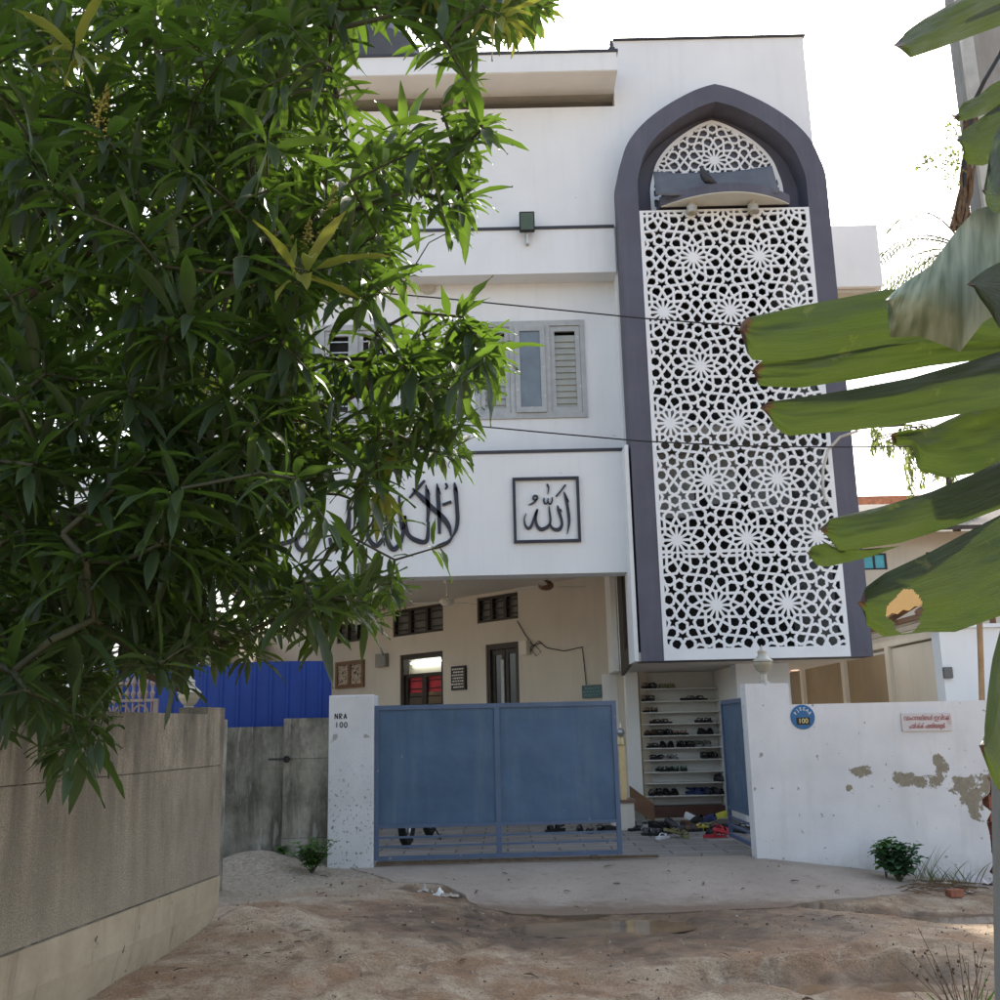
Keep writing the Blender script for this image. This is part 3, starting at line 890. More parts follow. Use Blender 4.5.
# tarpaulin lying against the canopy, pigeon
tl, tr, br, bl = at(653,171,14.0), at(772,165,14.0), at(780,193,13.86), at(656,195,13.86)
m = MB(); nx_, ny_ = 16, 6
for j in range(ny_+1):
    for i in range(nx_+1):
        u, v = i/nx_, j/ny_
        p = tl.lerp(tr, u).lerp(bl.lerp(br, u), v)
        p.z += -.07*math.sin(math.pi*u)*(1-v)+.02*fbm(u*3, v*2, 1.3); p.y += .025*math.sin(u*7)*(.3+v*.4)
        m.v.append(p)
for j in range(ny_):
    for i in range(nx_): m.f.append([j*(nx_+1)+i, (j+1)*(nx_+1)+i, (j+1)*(nx_+1)+i+1, j*(nx_+1)+i+1]); m.mi.append(0)
t = m.build('tarpaulin', TARP, origin=(AC, 13.75, 9.12), smooth=True)
md = t.modifiers.new('thick', 'SOLIDIFY'); md.thickness = .006
tag(t, 'dark grey tarpaulin sheet stretched along the curved canopy in the arch', 'tarpaulin')
q = at(712, 193, 13.40)
def skin(name, verts, edges, radii, mat, parent=None, origin=None, sub=2):
    me = bpy.data.meshes.new(name); L = ORG[parent] if parent else Vector(origin)
    me.from_pydata([tuple(Vector(v)-L) for v in verts], edges, []); o = bpy.data.objects.new(name, me); col.objects.link(o)
    me.materials.append(mat); o.modifiers.new('skin', 'SKIN')
    for i, r in enumerate(radii): me.skin_vertices[0].data[i].radius = (r, r) if not isinstance(r, tuple) else r
    me.skin_vertices[0].data[0].use_root = True
    sb = o.modifiers.new('sub', 'SUBSURF'); sb.levels = sub; sb.render_levels = sub
    if parent: o.parent = parent
    else: o.location = L
    ORG[o] = L; return o
b = Vector((q.x, 13.73, 9.15))
pv = [b+Vector(p) for p in ((0,0,.09),(-.03,0,.15),(-.045,0,.21),(-.05,0,.255),(.07,0,.03),(.16,0,-.03),(-.085,0,.255),(.0,-.03,-.0),(.0,.03,.0))]
tag(skin('pigeon', pv, [(0,1),(1,2),(2,3),(0,4),(4,5),(3,6),(0,7),(0,8)], [.072,.065,.036,.034,.05,.022,.006,.010,.010], FEATHER, origin=b), 'grey pigeon perched on the rim of the curved canopy', 'bird')

# ---------------------------------------------------------------- porch
DX, DY = -math.sin(R(42)), math.cos(R(42))
BX, BY = 2.14, 17.0
def bw(px, py):
    """pixel -> (distance along the slanting back wall, height)"""
    d = ray(px, py)
    t = (BX*d.y-BY*d.x)/(DY*d.x-DX*d.y)
    Y = BY+DY*t; k = Y/d.y
    return t, EYE+d.z*k
def bmap(a, z, d): return (BX+DX*a+DY*d, BY+DY*a-DX*d, z)      # d grows into the building
def brect(x0, y0, x1, y1):
    ym = (y0+y1)/2
    a0, a1 = bw(x1, ym)[0], bw(x0, ym)[0]
    z0, z1 = bw((x0+x1)/2, y1)[1], bw((x0+x1)/2, y0)[1]
    return a0, a1, z0, z1
FLOOR = .30
VENTS = [brect(337,621,365,642), brect(393,607,443,634), brect(477,595,518,621)]
D1 = brect(400,653,443,703); D2 = brect(486,643,519,703)
D1 = (D1[0], D1[1], FLOOR+.02, D1[3]); D2 = (D2[0], D2[1], FLOOR+.02, D2[3])
SW = brect(337,661,365,688)
rr = lambda q: rect(q[0], q[1], q[2], q[3])
m = MB(); m.prism(rect(-.05, 13.0, FLOOR, 4.02), [rr(q) for q in VENTS+[D1, D2]], bmap, 0, .2)
part('porch_back_wall', m, CREAM)
m = MB(); m.box(-6.1, 2.1, 16.55, 26, .083, FLOOR); part('porch_floor', m, SLAB)
# prayer hall behind
m = MB(); m.prism(rect(.9, 10.7, FLOOR, 4.0), [], bmap, 3.0, 3.1); m.prism(rect(.9,1.0,FLOOR,4.0), [], bmap, .21, 2.99); part('hall_back_wall', m, CREAM)
m = MB(); m.prism(rect(.9, 10.7, 4.0, 4.02), [], bmap, .21, 3.0); part('hall_ceiling', m, CEIL)
for q in VENTS:
    fr = MB(); n = 3 if q[1]-q[0] > 1.1 else 2
    pw = (q[1]-q[0])/n
    fr.prism(rr((q[0]+.003, q[1]-.003, q[2]+.003, q[3]-.003)), [rect(q[0]+i*pw+.04, q[0]+(i+1)*pw-.04, q[2]+.05, q[3]-.05) for i in range(n)], bmap, .02, .10)
    f = part('ventilator', fr, DWOOD)
    lv = MB()
    for i in range(n):
        for k in range(3):
            z = q[2]+.05+(q[3]-q[2]-.1)*(k+.5)/3
            lv.prism(rect(q[0]+i*pw+.04, q[0]+(i+1)*pw-.04, z-.012, z+.012), [], bmap, .05, .07)
    lv.build('window_bars', BLACK, f)
    gl = MB(); gl.prism(rr((q[0]+.02, q[1]-.02, q[2]+.02, q[3]-.02)), [], bmap, .11, .115); gl.build('pane', GLASSV, f)
def panel_door(q, leaves):
    fr = MB(); fr.prism(rr((q[0]+.003, q[1]-.003, q[2], q[3]-.003)), [rect(q[0]+.09, q[1]-.09, q[2]+.02, q[3]-.10)], bmap, .03, .17)
    f = part('door', fr, DWOOD)
    return f
d1 = panel_door(D1, 2)
RED = plain('red_curtain', (.50,.05,.06), .8, .15, 8)
a0, a1, z0, z1 = D1
zr = bw(420, 676)[1]
m = MB(); mid = (a0+a1)/2
m.prism(rect(a0+.09, a1-.09, z0+.02, zr+.06), [rect(a0+.16, mid-.07, z0+.2, zr-.02), rect(mid+.07, a1-.16, z0+.2, zr-.02)], bmap, .08, .13); m.build('door_leaf', DWOOD, d1)
m = MB()
for s_, e in ((a0+.16, mid-.07), (mid+.07, a1-.16)):
    z = z0+.25
    while z < zr-.05: m.prism(rect(s_, e, z-.01, z+.01), [], bmap, .10, .115); z += .16
m.build('door_bars', BLACK, d1)
m = MB(); zc = bw(420, 692)[1]; m.prism(rect(a0+.10, a1-.10, zc, zr+.0), [], bmap, .16, .165); m.build('curtain', RED, d1)
d2 = panel_door(D2, 2)
a0, a1, z0, z1 = D2; mid = (a0+a1)/2
m = MB()
for s_, e in ((a0+.09, mid-.01), (mid+.01, a1-.09)):
    m.prism(rect(s_, e, z0+.02, z1-.11), [rect(s_+.08, e-.08, z0+1.0, z1-.2), rect(s_+.08, e-.08, z0+.2, z0+.85)], bmap, .08, .12)
m.build('door_leaf', DWOOD, d2)
m = MB(); m.prism(rect(a0+.1, a1-.1, z0+.1, z1-.15), [], bmap, .10, .104); m.build('pane', GLASSD, d2)
m = MB(); m.prism(rect(a1-.42, a1-.32, z1-1.1, z1-.55), [], bmap, .128, .132); m.build('curtain', RED, d2)
m = MB(); m.prism(rect(mid+.02, mid+.10, z0+.1, z1-.3), [], bmap, .055, .075); m.build('door_handle', GREYP, d2)
# screened window, brown frame
q = SW; mid = (q[0]+q[1])/2
fr = MB(); fr.prism(rr(q), [rect(q[0]+.08, mid-.05, q[2]+.08, q[3]-.08), rect(mid+.05, q[1]-.08, q[2]+.08, q[3]-.08)], bmap, -.05, -.003)
sw = part('window', fr, BWOOD)
m = MB(); m.prism(rr((q[0]+.05, q[1]-.05, q[2]+.05, q[3]-.05)), [], bmap, -.02, -.006); m.build('window_screen', plain('pierced_screen', (.38,.31,.22), .7, .5, 26, speck=((.05,.04,.03), .55, 16)), sw)
# walls round the shoe alcove and beneath the bay
m = MB(); m.box(XA0-.2, 3.9, 17.32, 17.5, .08, 2.339); part('alcove_wall', m, WHITE2)
m = MB(); m.box(1.95, 2.14, 16.9, 17.32, .08, 2.338); m.box(1.72, 1.81, 16.5, 17.3, 2.34, 4.02); part('alcove_side_wall', m, WHITE2)
q0, q1 = at(735, 680, 15.2), at(790, 680, 15.2)
m = MB(); m.box(q0.x+.02, q1.x, 15.2, 15.55, .08, 2.339); part('column', m, WHITE)
m = MB(); m.box(q0.x+.10, q0.x+.25, 15.56, 17.31, .08, 2.338); part('alcove_side_wall', m, WHITE2)
q0 = at(632, 640, 16.4)
m = MB(); a, b = at(627, 575, 15.6), at(637, 668, 15.6)
m.prism([(14.75,2.36),(15.9,2.24),(15.9,4.0),(14.75,3.9)], [[(14.95,2.6),(15.3,2.56),(15.3,3.85),(14.95,3.8)]], lambda a, b, d: (XA0+d, a, b), -.05, -.002); part('dark_shutter', m, DWOOD)
m = MB(); m.box(-6.1, -5.9, 21, 26, .31, 4.02); part('porch_side_wall', m, CREAM)
m = MB(); m.box(-4.6, -4.2, 14.55, 14.9, .082, 3.609); part('column', m, WHITE)

# fans, lamp, boxes on the porch
def fan(px, py, zc, lab, rz):
    c = atz(px, py, zc)
    t = thing('ceiling_fan', lab, 'fan', (c.x, c.y, 4.019), 'ceiling fans in the porch')
    m = MB(); m.tube([(c.x,c.y,4.018),(c.x,c.y,zc+.08)], .013, 8); m.lathe([(.012,.0),(.07,-.01),(.05,-.10),(.015,-.11)], (c.x,c.y,4.017), 12); m.build('down_rod', PALE, t)
    m = MB(); m.lathe([(.02,.09),(.08,.07),(.12,.03),(.12,-.02),(.07,-.06),(.01,-.07)], (c.x,c.y,zc), 16); m.build('motor_housing', BWOOD if px > 500 else PALE, t)
    for k in range(3):
        M = Matrix.Translation((c.x,c.y,zc)) @ Matrix.Rotation(rz+2*math.pi*k/3, 4, 'Z') @ Matrix.Rotation(R(9), 4, 'X')
        m = MB()
        pts = [(.10,-.03),(.2,-.05),(.58,-.065),(.62,-.05),(.62,.05),(.58,.065),(.2,.05),(.10,.03)]
        n = len(pts)
        m.add([M @ Vector((x,y,.006)) for x,y in pts]+[M @ Vector((x,y,-.003)) for x,y in pts], [list(range(n)), [n+i for i in range(n)][::-1]]+[(i,n+i,n+(i+1)%n,(i+1)%n) for i in range(n)])
        m.build('blade', PALE, t)
fan(546, 586, 3.63, 'porch ceiling fan with dark hub nearest the pointed arch bay', .3)
fan(392, 587, 3.63, 'porch ceiling fan near the balcony edge, left of the middle ventilator', 1.0)
fan(447, 602, 3.60, 'small cream ceiling fan in front of the middle ventilator', .7)
fan(358, 621, 3.60, 'farthest cream ceiling fan, in front of the left ventilator', .1)
a, z = bw(424, 662)
TUBE = bpy.data.materials.new('lit_fluorescent_tube'); TUBE.use_nodes = True
e = TUBE.node_tree.nodes['Principled BSDF']; e.inputs['Emission Color'].default_value = (.92,1,.9,1); e.inputs['Emission Strength'].default_value = 5
a0, a1 = bw(448, 664)[0], bw(396, 664)[0]
t = thing('tube_light', 'lit white fluorescent tube inside the left doorway', 'light', bmap((a0+a1)/2, 2.9, .6))
m = MB(); zt = bw(424, 662)[1]+.06
m.tube([bmap(a0-.1, zt, .62), bmap(a1+.3, zt, .62)], .022, 10); m.build('tube', TUBE, t)
m = MB(); m.prism(rect(a0-.2, a1+.5, zt-.55, zt+.5), [], bmap, .68, .70); m.build('backing_board', PALE, t)
def bbox(name, lab, cat, r, d, mat, inner=None):
    q = brect(*r); m = MB(); m.prism(rr(q), [], bmap, -d, -.004)
    o = m.build(name, mat, origin=bmap(q[0], q[2], 0)); tag(o, lab, cat); return o, q
o, q = bbox('switch_box', 'small grey switch box on the cream wall left of the lit doorway', 'switch box', (379,654,389,667), .10, plain('grey_box_paint', (.22,.21,.19), .5))
def notice(name, lab, r, back, ink, rows):
    q = brect(*r); t = thing(name, lab, 'notice board', bmap(q[0], q[2], 0))
    m = MB(); m.prism(rr(q), [], bmap, -.05, -.004); m.build('board', back, t)
    m = MB(); rnd = random.Random(5)
    for k in range(rows):
        z = q[3]-(q[3]-q[2])*(k+1)/(rows+1); x = q[0]+.05
        while x < q[1]-.07:
            w_ = rnd.uniform(.02,.06); m.prism(rect(x, x+w_, z-.016, z+.012), [], bmap, -.056, -.0505); x += w_+.02
    m.build('lettering', ink, t)
notice('notice_board', 'black notice board with pale writing between the two porch doors', (453,666,467,690), BLACK, PALE, 7)
notice('timetable_board', 'dark green framed board on the porch wall above the gate', (584,685,604,698), plain('green_board', (.035,.085,.095), .4, .3, 9), plain('green_ink', (.10,.22,.22), .5), 3)
bbox('electricity_meter', 'small beige electricity meter beside the right porch door', 'meter', (524,641,531,655), .12, PALE)
m = MB(); pts = [bmap(*bw(x, y), -.02) for x, y in ((518,621),(526,635),(534,646),(541,643),(548,648),(565,651),(583,647),(585,665),(587,685))]
m.tube(pts, .008, 6); m.tube([bmap(*bw(x, y), -.025) for x, y in ((531,652),(536,645),(542,652),(537,656),(531,648),(540,641),(546,647))], .007, 6)
tag(m.build('loose_cable', CABLE, origin=pts[0]), 'loose black cable looped over the cream porch wall from the right ventilator', 'cable')
m = MB(); q = bw(325, 655); m.tube([bmap(q[0], 4.0, -.03), bmap(q[0], q[1], -.03)], .012, 6); m.lathe([(.02,.05),(.045,.0),(.02,-.06)], bmap(q[0], q[1], -.03), 10)
tag(m.build('hanging_bulb', DARKTRIM, origin=bmap(q[0], 4.0, -.03)), 'dark lamp holder hanging on a cord over the blue sheet', 'lamp')
# ================================================================ writing on the facade
def stroke(m, pts, y0, y1, scale_pt):
    """pen stroke of changing width: pts = (px, py, width in m) on the plane y1, standing proud to y0"""
    P_ = [(Vector((scale_pt(a, b)[0], scale_pt(a, b)[1])), w_) for a, b, w_ in pts]
    # Catmull-Rom
    fine = []
    n = len(P_)
    for i in range(n-1):
        p0, p1, p2, p3 = P_[max(i-1,0)], P_[i], P_[i+1], P_[min(i+2,n-1)]
        for k in range(6):
            t = k/6
            f = lambda a, b, c, d: .5*(2*b+(c-a)*t+(2*a-5*b+4*c-d)*t*t+(3*b-a-3*c+d)*t**3)
            fine.append((Vector((f(p0[0].x,p1[0].x,p2[0].x,p3[0].x), f(p0[0].y,p1[0].y,p2[0].y,p3[0].y))), max(.004, f(p0[1],p1[1],p2[1],p3[1]))))
    fine.append(P_[-1])
    b = len(m.v); k = len(fine)
    for i, (p, w_) in enumerate(fine):
        t = (fine[min(i+1,k-1)][0]-fine[max(i-1,0)][0]); t = t.normalized() if t.length > 1e-6 else Vector((1,0))
        nn = Vector((-t.y, t.x))*(w_/2)
        for q, y in ((p+nn,y0),(p-nn,y0),(p-nn,y1),(p+nn,y1)): m.v.append(Vector((q.x, y, q.y)))
    for i in range(k-1):
        a = b+4*i
        for j in range(4): m.f.append([a+j, a+(j+1)%4, a+4+(j+1)%4, a+4+j]); m.mi.append(0)
    m.f.append([b,b+1,b+2,b+3]); m.mi.append(0); m.f.append([b+4*(k-1)+j for j in (3,2,1,0)]); m.mi.append(0)
INK = plain('dark_metal_lettering', (.030,.030,.045), .5, .15, 6)
fc = at(546.5, 510, YF); FH = .475
t = thing('framed_calligraphy', 'square dark frame holding Arabic calligraphy on the white balcony wall', 'sign', (fc.x, YF, fc.z-FH))
m = MB(); m.prism(rect(fc.x-FH, fc.x+FH, fc.z-FH, fc.z+FH), [rect(fc.x-FH+.04, fc.x+FH-.04, fc.z-FH+.04, fc.z+FH-.04)], front, YF-.045, YF-.003); m.build('frame', INK, t)
zs = 2*FH/715.0
zp = lambda a, b: (fc.x+(a-512+ (b-448)*-.02)*zs, fc.z-(b-448+(a-512)*.025)*zs)
def W(k): return k*zs
m = MB(); ya, yb = YF-.03, YF-.003
T = lambda L: stroke(m, [(a, b, W(c)) for a, b, c in L], ya, yb, zp)
T([(702,252,8),(722,320,34),(735,400,30),(748,500,32),(752,580,28),(742,650,18),(728,712,5)])
T([(728,322,20),(742,345,16),(755,362,4)])
T([(614,304,16),(665,245,17),(720,172,18)])
T([(488,318,16),(484,350,18),(494,378,18),(516,378,16),(527,352,14),(530,322,14)])
T([(527,355,14),(540,382,18),(560,380,18),(572,350,16),(574,312,14)])
T([(518,164,8),(528,180,22),(538,212,16),(533,248,12),(524,278,6)])
T([(402,292,18),(376,300,18),(372,330,18),(396,342,18),(416,322,18),(412,298,16),(402,292,10)])
T([(412,325,16),(390,360,18),(356,382,16),(320,394,6)])
T([(630,402,12),(640,450,30),(658,510,30),(672,570,28),(672,620,32),(645,660,40),(600,664,36),(566,640,26),(548,600,14)])
T([(655,440,18),(668,458,12),(676,474,4)])
T([(540,410,12),(545,480,22),(552,550,24),(545,600,26),(512,640,34),(460,662,40),(420,640,34),(400,590,26),(396,530,26),(408,470,26),(416,440,12)])
T([(416,440,16),(396,490,24),(372,560,24),(348,625,28),(318,652,30),(290,630,24),(276,585,18),(276,535,12),(294,488,5)])
m.build('lettering', INK, t)
# long band of calligraphy, half hidden by the mango tree
t = thing('calligraphy_lettering', 'large dark Arabic calligraphy running along the balcony wall behind the mango leaves', 'lettering', at(400, 560, YF).to_tuple())
m = MB()
def zq(a, b):
    q = at(280+a/5, 470+b/5, YF); return (q.x, q.z)
ws = .2*YF/FOC*1.03
T = lambda L: stroke(m, [(a, b, c*ws) for a, b, c in L], ya, yb, zq)
T([(872,64,6),(878,100,22),(884,170,20),(888,250,20),(880,300,16),(862,336,8)]); T([(876,90,14),(890,118,4)])
T([(862,336,8),(840,362,18),(800,380,20),(758,396,5)])
T([(786,70,6),(790,120,20),(796,220,20),(798,320,14)]); T([(790,92,14),(804,122,4)])
T([(664,94,8),(710,140,26),(760,190,24),(815,240,26),(845,285,22),(856,332,6)])
T([(730,76,6),(738,130,22),(742,200,18),(738,260,14)]); T([(738,100,14),(750,126,4)])
T([(648,142,10),(690,92,16),(724,54,12)])
T([(814,176,14),(858,160,14)]); T([(828,68,10),(836,84,12),(826,98,6)])
T([(528,230,14),(532,320,20),(545,372,24),(572,398,24),(604,360,20),(620,290,16),(625,230,14)])
T([(625,230,14),(640,320,20),(690,356,24),(735,352,20),(742,260,14)])
T([(596,130,10),(602,220,20),(612,300,18)])
T([(420,120,10),(430,220,20),(440,330,20),(480,380,24),(520,340,18)])
T([(340,150,10),(346,240,20),(330,340,24),(270,390,24),(250,340,16)])
T([(195,308,8),(196,345,16),(160,385,24),(110,402,24),(84,372,20),(92,330,12),(130,318,14),(170,330,10)])
T([(86,340,20),(40,362,22),(-30,372,24),(-80,330,20),(-90,240,16),(-86,140,8)])
T([(-160,120,10),(-150,240,22),(-180,350,24),(-240,380,22),(-270,320,12)])
T([(-320,110,10),(-314,230,22),(-310,370,12)])
T([(140,180,12),(120,150,14),(90,170,12),(100,200,10)]); T([(230,110,14),(280,95,14)])
m.build('lettering', INK, t)

# floodlight
q = at(527, 226, YF-.12)
t = thing('floodlight', 'black square floodlight standing on the ledge below the top storey', 'floodlight', (q.x, YF-.05, 8.62))
m = MB(); m.box(q.x-.022, q.x+.022, YF-.09, YF-.002, 8.60, 8.74); m.tube([(q.x, YF-.08, 8.60),(q.x, YF-.10, 8.80)], .02, 8); m.build('bracket', STEEL, t)
M = Matrix.Translation((q.x, YF-.14, 8.92)) @ Matrix.Rotation(R(12), 4, 'X')
m = MB(); m.box(-.115, .115, -.05, .05, -.15, .15, M=M); m.build('lamp_housing', BLACK, t, bevel=.015)
m = MB(); m.box(-.095, .095, -.056, -.051, -.125, .125, M=M); m.build('glass', plain('dark_green_glass', (.06,.10,.085), .12, .1, 4), t)
# water tank on the roof
q = at(376, 50, 18.5)
t = thing('water_tank', 'dark plastic water tank standing on the roof behind the parapet', 'water tank', (q.x, 18.5, 12.0))
ztop = at(376, 30, 18.5).z
m = MB(); prof = [(.75,-.1)]+[(.86, .15+.25*i) for i in range(int((ztop-13.0)/.25)+1)]
zt = ztop-12.0
prof = [(.80,-.7),(.86,-.6),(.86,zt-.62),(.90,zt-.58),(.86,zt-.54),(.80,zt-.34),(.60,zt-.14),(.30,zt-.02),(.24,zt)]
m.lathe(prof, (q.x, 18.5, 12.0), 28); TANKM = plain('dark_plastic_tank', (.05,.06,.08), .5, .1, 4); m.build('tank_body', TANKM, t, smooth=True)
m = MB(); lx = at(363, 25, 18.4).x; m.lathe([(.10,zt-.3),(.12,zt+.16),(.12,zt+.24),(.02,zt+.25)], (lx, 18.4, 12.0), 14); m.build('lid', TANKM, t)

# ================================================================ gate and boundary walls
YG = 11.98
PNRA = pillar_white()
q0, q1 = at(327, 868, 11.9), at(373, 866, 11.9); ptop = at(350, 695, 11.9).z
t = thing('gate_pillar', 'white pillar with NRA 100 painted on it left of the blue gate', 'pillar', (q0.x, 11.9, 0))
PX0, PX1 = at(328, 780, 11.9).x, at(373.5, 780, 11.9).x
m = MB(); m.box(PX0, PX1, 11.9, 12.35, -.1, ptop); m.build('post', PNRA, t, bevel=.012)
PENS = {'N': [[(0,0),(0,1)],[(0,1),(.62,0)],[(.62,0),(.62,1)]], 'R': [[(0,0),(0,1)],[(0,1),(.5,.9),(.55,.65),(.05,.5)],[(.1,.5),(.6,0)]],
        'A': [[(0,0),(.35,1)],[(.35,1),(.7,0)],[(.12,.38),(.6,.38)]], '1': [[(.3,0),(.3,1)]], '0': [[(.35,1),(.05,.75),(.05,.25),(.35,0),(.62,.3),(.6,.75),(.35,1)]]}
m = MB()
for s_, px, py in (('NRA', 335, 719), ('100', 335.5, 727.5)):
    for i, ch in enumerate(s_):
        for L in PENS[ch]:
            o = at(px+i*4.4, py, 11.9); h = .058
            stroke(m, [(o.x+a*h*.8, o.z+b*h, .011) for a, b in L], 11.8985, 11.8995, lambda a, b: (a, b))
m.build('lettering', BLACK, t)

def gate_leaf(name, lab, A, B, z0, z1, stiles, thick=.045):
    """leaf between floor points A and B (x, y)"""
    A = Vector(A); B = Vector(B); L = (B-A).length; d = (B-A)/L; nrm = Vector((d.y, -d.x))
    fm = lambda a, z, k: (A.x+d.x*a+nrm.x*k, A.y+d.y*a+nrm.y*k, z)
    t = thing(name, lab, 'gate', (A.x, A.y, z0))
    zp_ = z0+(z1-z0)*.205
    m = MB()
    cuts = [0]+stiles+[L]
    holes = []
    for i in range(len(cuts)-1):
        a, b = cuts[i]+(.05 if i == 0 else .03), cuts[i+1]-(.05 if i == len(cuts)-2 else .03)
        holes.append(rect(a, b, zp_+.03, z1-.05)); holes.append(rect(a, b, z0+.045, zp_-.005))
    m.prism(rect(0, L, z0, z1), holes, fm, -thick/2, thick/2); m.build('frame', BLUEF, t)
    m = MB()
    for i in range(len(cuts)-1): m.prism(holes[2*i], [], fm, -.004, .004)
    m.build('sheet_panel', BLUEG, t)
    for i in range(len(cuts)-1):
        h = holes[2*i+1]
        for k in (1, 2):
            z = z0+.045+(zp_-z0-.05)*k/3
            m = MB(); m.prism(rect(h[0][0], h[1][0], z-.011, z+.011), [], fm, -.013, .013); m.build('rail', BLUEF, t)
    return t, fm, L
gz0 = at(500, 858, YG).z; gz1 = at(500, 703, YG).z
gA = at(374.5, 780, YG); gB = at(619, 780, YG+.12)
gt, fm, L = gate_leaf('metal_gate', 'wide blue sheet metal gate leaf closed beside the NRA pillar', (gA.x, YG), (gB.x, YG+.12), gz0, gz1, [(at(498, 780, YG).x-gA.x)])
m = MB(); m.prism(rect(.02, L+.4, gz0-.045, gz0-.02), [], fm, -.02, .02); m.prism(rect(L-.35, L-.28, gz0-.03, gz0-.0005), [], fm, -.035, .035); m.build('floor_track', plain('rusty_track', (.11,.075,.05), .8, .3, 20), gt)
hA = at(751, 780, 12.2); hB = at(727, 780, 13.5)
gate_leaf('metal_gate', 'narrow blue gate leaf swung open against the right boundary wall', (hB.x, 13.5), (hA.x, 12.2), gz0+.02, at(749, 697.5, 12.2).z, [])

BW = boundary_white()
x0, x1, x2 = at(751, 770, 11.9).x, at(789, 690, 11.9).x, 6.2
xe = at(985, 780, 11.9).x
z0, z1 = at(765, 683.5, 11.9).z, at(880, 702.5, 11.9).z
t = thing('boundary_wall', 'white boundary wall with peeling paint to the right of the open gate', 'wall', (WALLX0, 11.9, 0))
rag = [(xe+.05*math.sin(i*2.7)-.02*(i%3), -.55+(1.25)*i/12) for i in range(13)]
m = MB(); m.prism([(x0,-.7),(xe,-.7)]+rag+[(xe+.06,.80),(xe+.02,.86),(xe+.30,.88),(xe+.3,z1),(x1,z1),(x1,z0),(x0,z0)], [], front, 11.9, 12.15); m.build('wall', BW, t)
m = MB()
for i in range(9):
    zz = -.5+i*.145; m.box(xe+.06+.03*math.sin(i*5), xe+.75, 11.95+.02*(i%2), 12.14, zz+.006, zz+.135)
m.build('exposed_brickwork', BRICK, t)
m = MB(); m.box(xe+.32, 8.5, 11.92, 12.13, .81, z1-.01); m.box(xe+.77, 8.5, 11.93, 12.12, -.7, .79); m.build('wall_end', BW, t)
# lantern on the wall's pillar
def urn_lamp(px, Y, z, lab, square=False, k=.82):
    x = at(px, 680, Y).x
    t = thing('lantern', lab, 'lamp', (x, Y, z))
    m = MB(); m.lathe([(r*k, h*k) for r, h in [(.075,.0),(.075,.02),(.045,.04),(.042,.13),(.06,.145),(.05,.155)]], (x,Y,z+.001), 14); m.build('lamp_base', LAMPMETAL, t)
    m = MB(); m.lathe([(r*k, h*k) for r, h in [(.05,.156),(.09,.19),(.125,.25),(.135,.295),(.128,.305)]], (x,Y,z), 4 if square else 18); m.build('lamp_glass', LAMPGLASS, t, smooth=not square)
    m = MB(); m.lathe([(r*k, h*k) for r, h in [(.142,.306),(.145,.315),(.11,.345),(.065,.385),(.06,.43),(.068,.44),(.05,.465),(.02,.48),(.016,.52),(.003,.535)]], (x,Y,z), 4 if square else 18); m.build('lamp_cap', LAMPMETAL, t, smooth=not square)
    return t
urn_lamp(764, 12.02, z0, 'glass lantern with a pale cap on the white wall pillar under the lattice')
# round number plate
def text_mesh(body, size, mat, name, parent, M, extrude=.002, align='CENTER'):
    cu = bpy.data.curves.new('text_tmp', 'FONT'); cu.body = body; cu.size = size; cu.extrude = extrude; cu.align_x = align; cu.align_y = 'CENTER'
    o = bpy.data.objects.new('text_tmp', cu); col.objects.link(o)
    dg = bpy.context.evaluated_depsgraph_get(); me = bpy.data.meshes.new_from_object(o.evaluated_get(dg))
    bpy.data.objects.remove(o); bpy.data.curves.remove(cu)
    m = MB(); m.add([M @ v.co for v in me.vertices], [list(p.vertices) for p in me.polygons]); bpy.data.meshes.remove(me)
    return m
UP = Matrix.Rotation(R(90), 4, 'X')
c = at(802.5, 717, 11.9); r_ = .135
t = thing('number_plate', 'round blue number plate with 100 in yellow on the white boundary wall', 'sign', (c.x, 11.9, c.z))
m = MB(); m.lathe([(r_,.001),(r_,.010),(r_-.006,.012)], (c.x, 11.9, c.z), 32, axis=(0,-1,0)); m.build('plate', plain('blue_enamel_plate', (.03,.13,.30), .35, .1, 6), t)
m = MB(); m.box(c.x-.075, c.x+.075, 11.885, 11.8878, c.z-.085, c.z-.005); m.build('number_panel', BLACK, t)
m = text_mesh('100', .075, None, '', t, Matrix.Translation((c.x, 11.8835, c.z-.045)) @ UP, .0012); m.build('number', plain('yellow_enamel', (.75,.62,.25), .4), t)
mm = MB()
for i, ch in enumerate('PJEEAR'):
    a = R(62-i*25); mt = Matrix.Translation((c.x-math.sin(a)*.088, 11.8865, c.z+math.cos(a)*.088)) @ Matrix.Rotation(-a, 4, 'Y') @ UP
    q = text_mesh(ch, .05, None, '', t, mt, .0012); mm.add(q.v, q.f)
mm.build('lettering', PAPER, t)
# notice in Malayalam
c = at(926, 722, 11.9)
t = thing('wall_notice', 'small white notice board with red Malayalam writing on the boundary wall', 'sign', (c.x, 11.9, c.z))
RZ = Matrix.Rotation(R(0.5), 4, 'Y')
m = MB(); m.box(-.275, .275, -.022, -.002, -.098, .098, M=Matrix.Translation((c.x, 11.9, c.z)) @ RZ); m.build('board', plain('pink_white_board', (.55,.52,.52), .6, .06, 8, speck=((.5,.40,.40), .62, 6)), t)
mm = MB()
for s_, dz in (('വാഹനങ്ങൾ ഇവിടെ', .043), ('പാർക്ക് ചെയ്യരുത്', -.045)):
    q = text_mesh(s_, .072, None, '', t, Matrix.Translation((c.x, 11.875, c.z+dz)) @ RZ @ UP, .0015)
    xsn = [v.x for v in q.v]; k = .50/max(.01, max(xsn)-min(xsn)) if dz > 0 else .40/max(.01, max(xsn)-min(xsn))
    xm = (max(xsn)+min(xsn))/2
    mm.add([Vector((c.x+(v.x-xm)*min(k, 1.6), v.y, v.z)) for v in q.v], q.f)
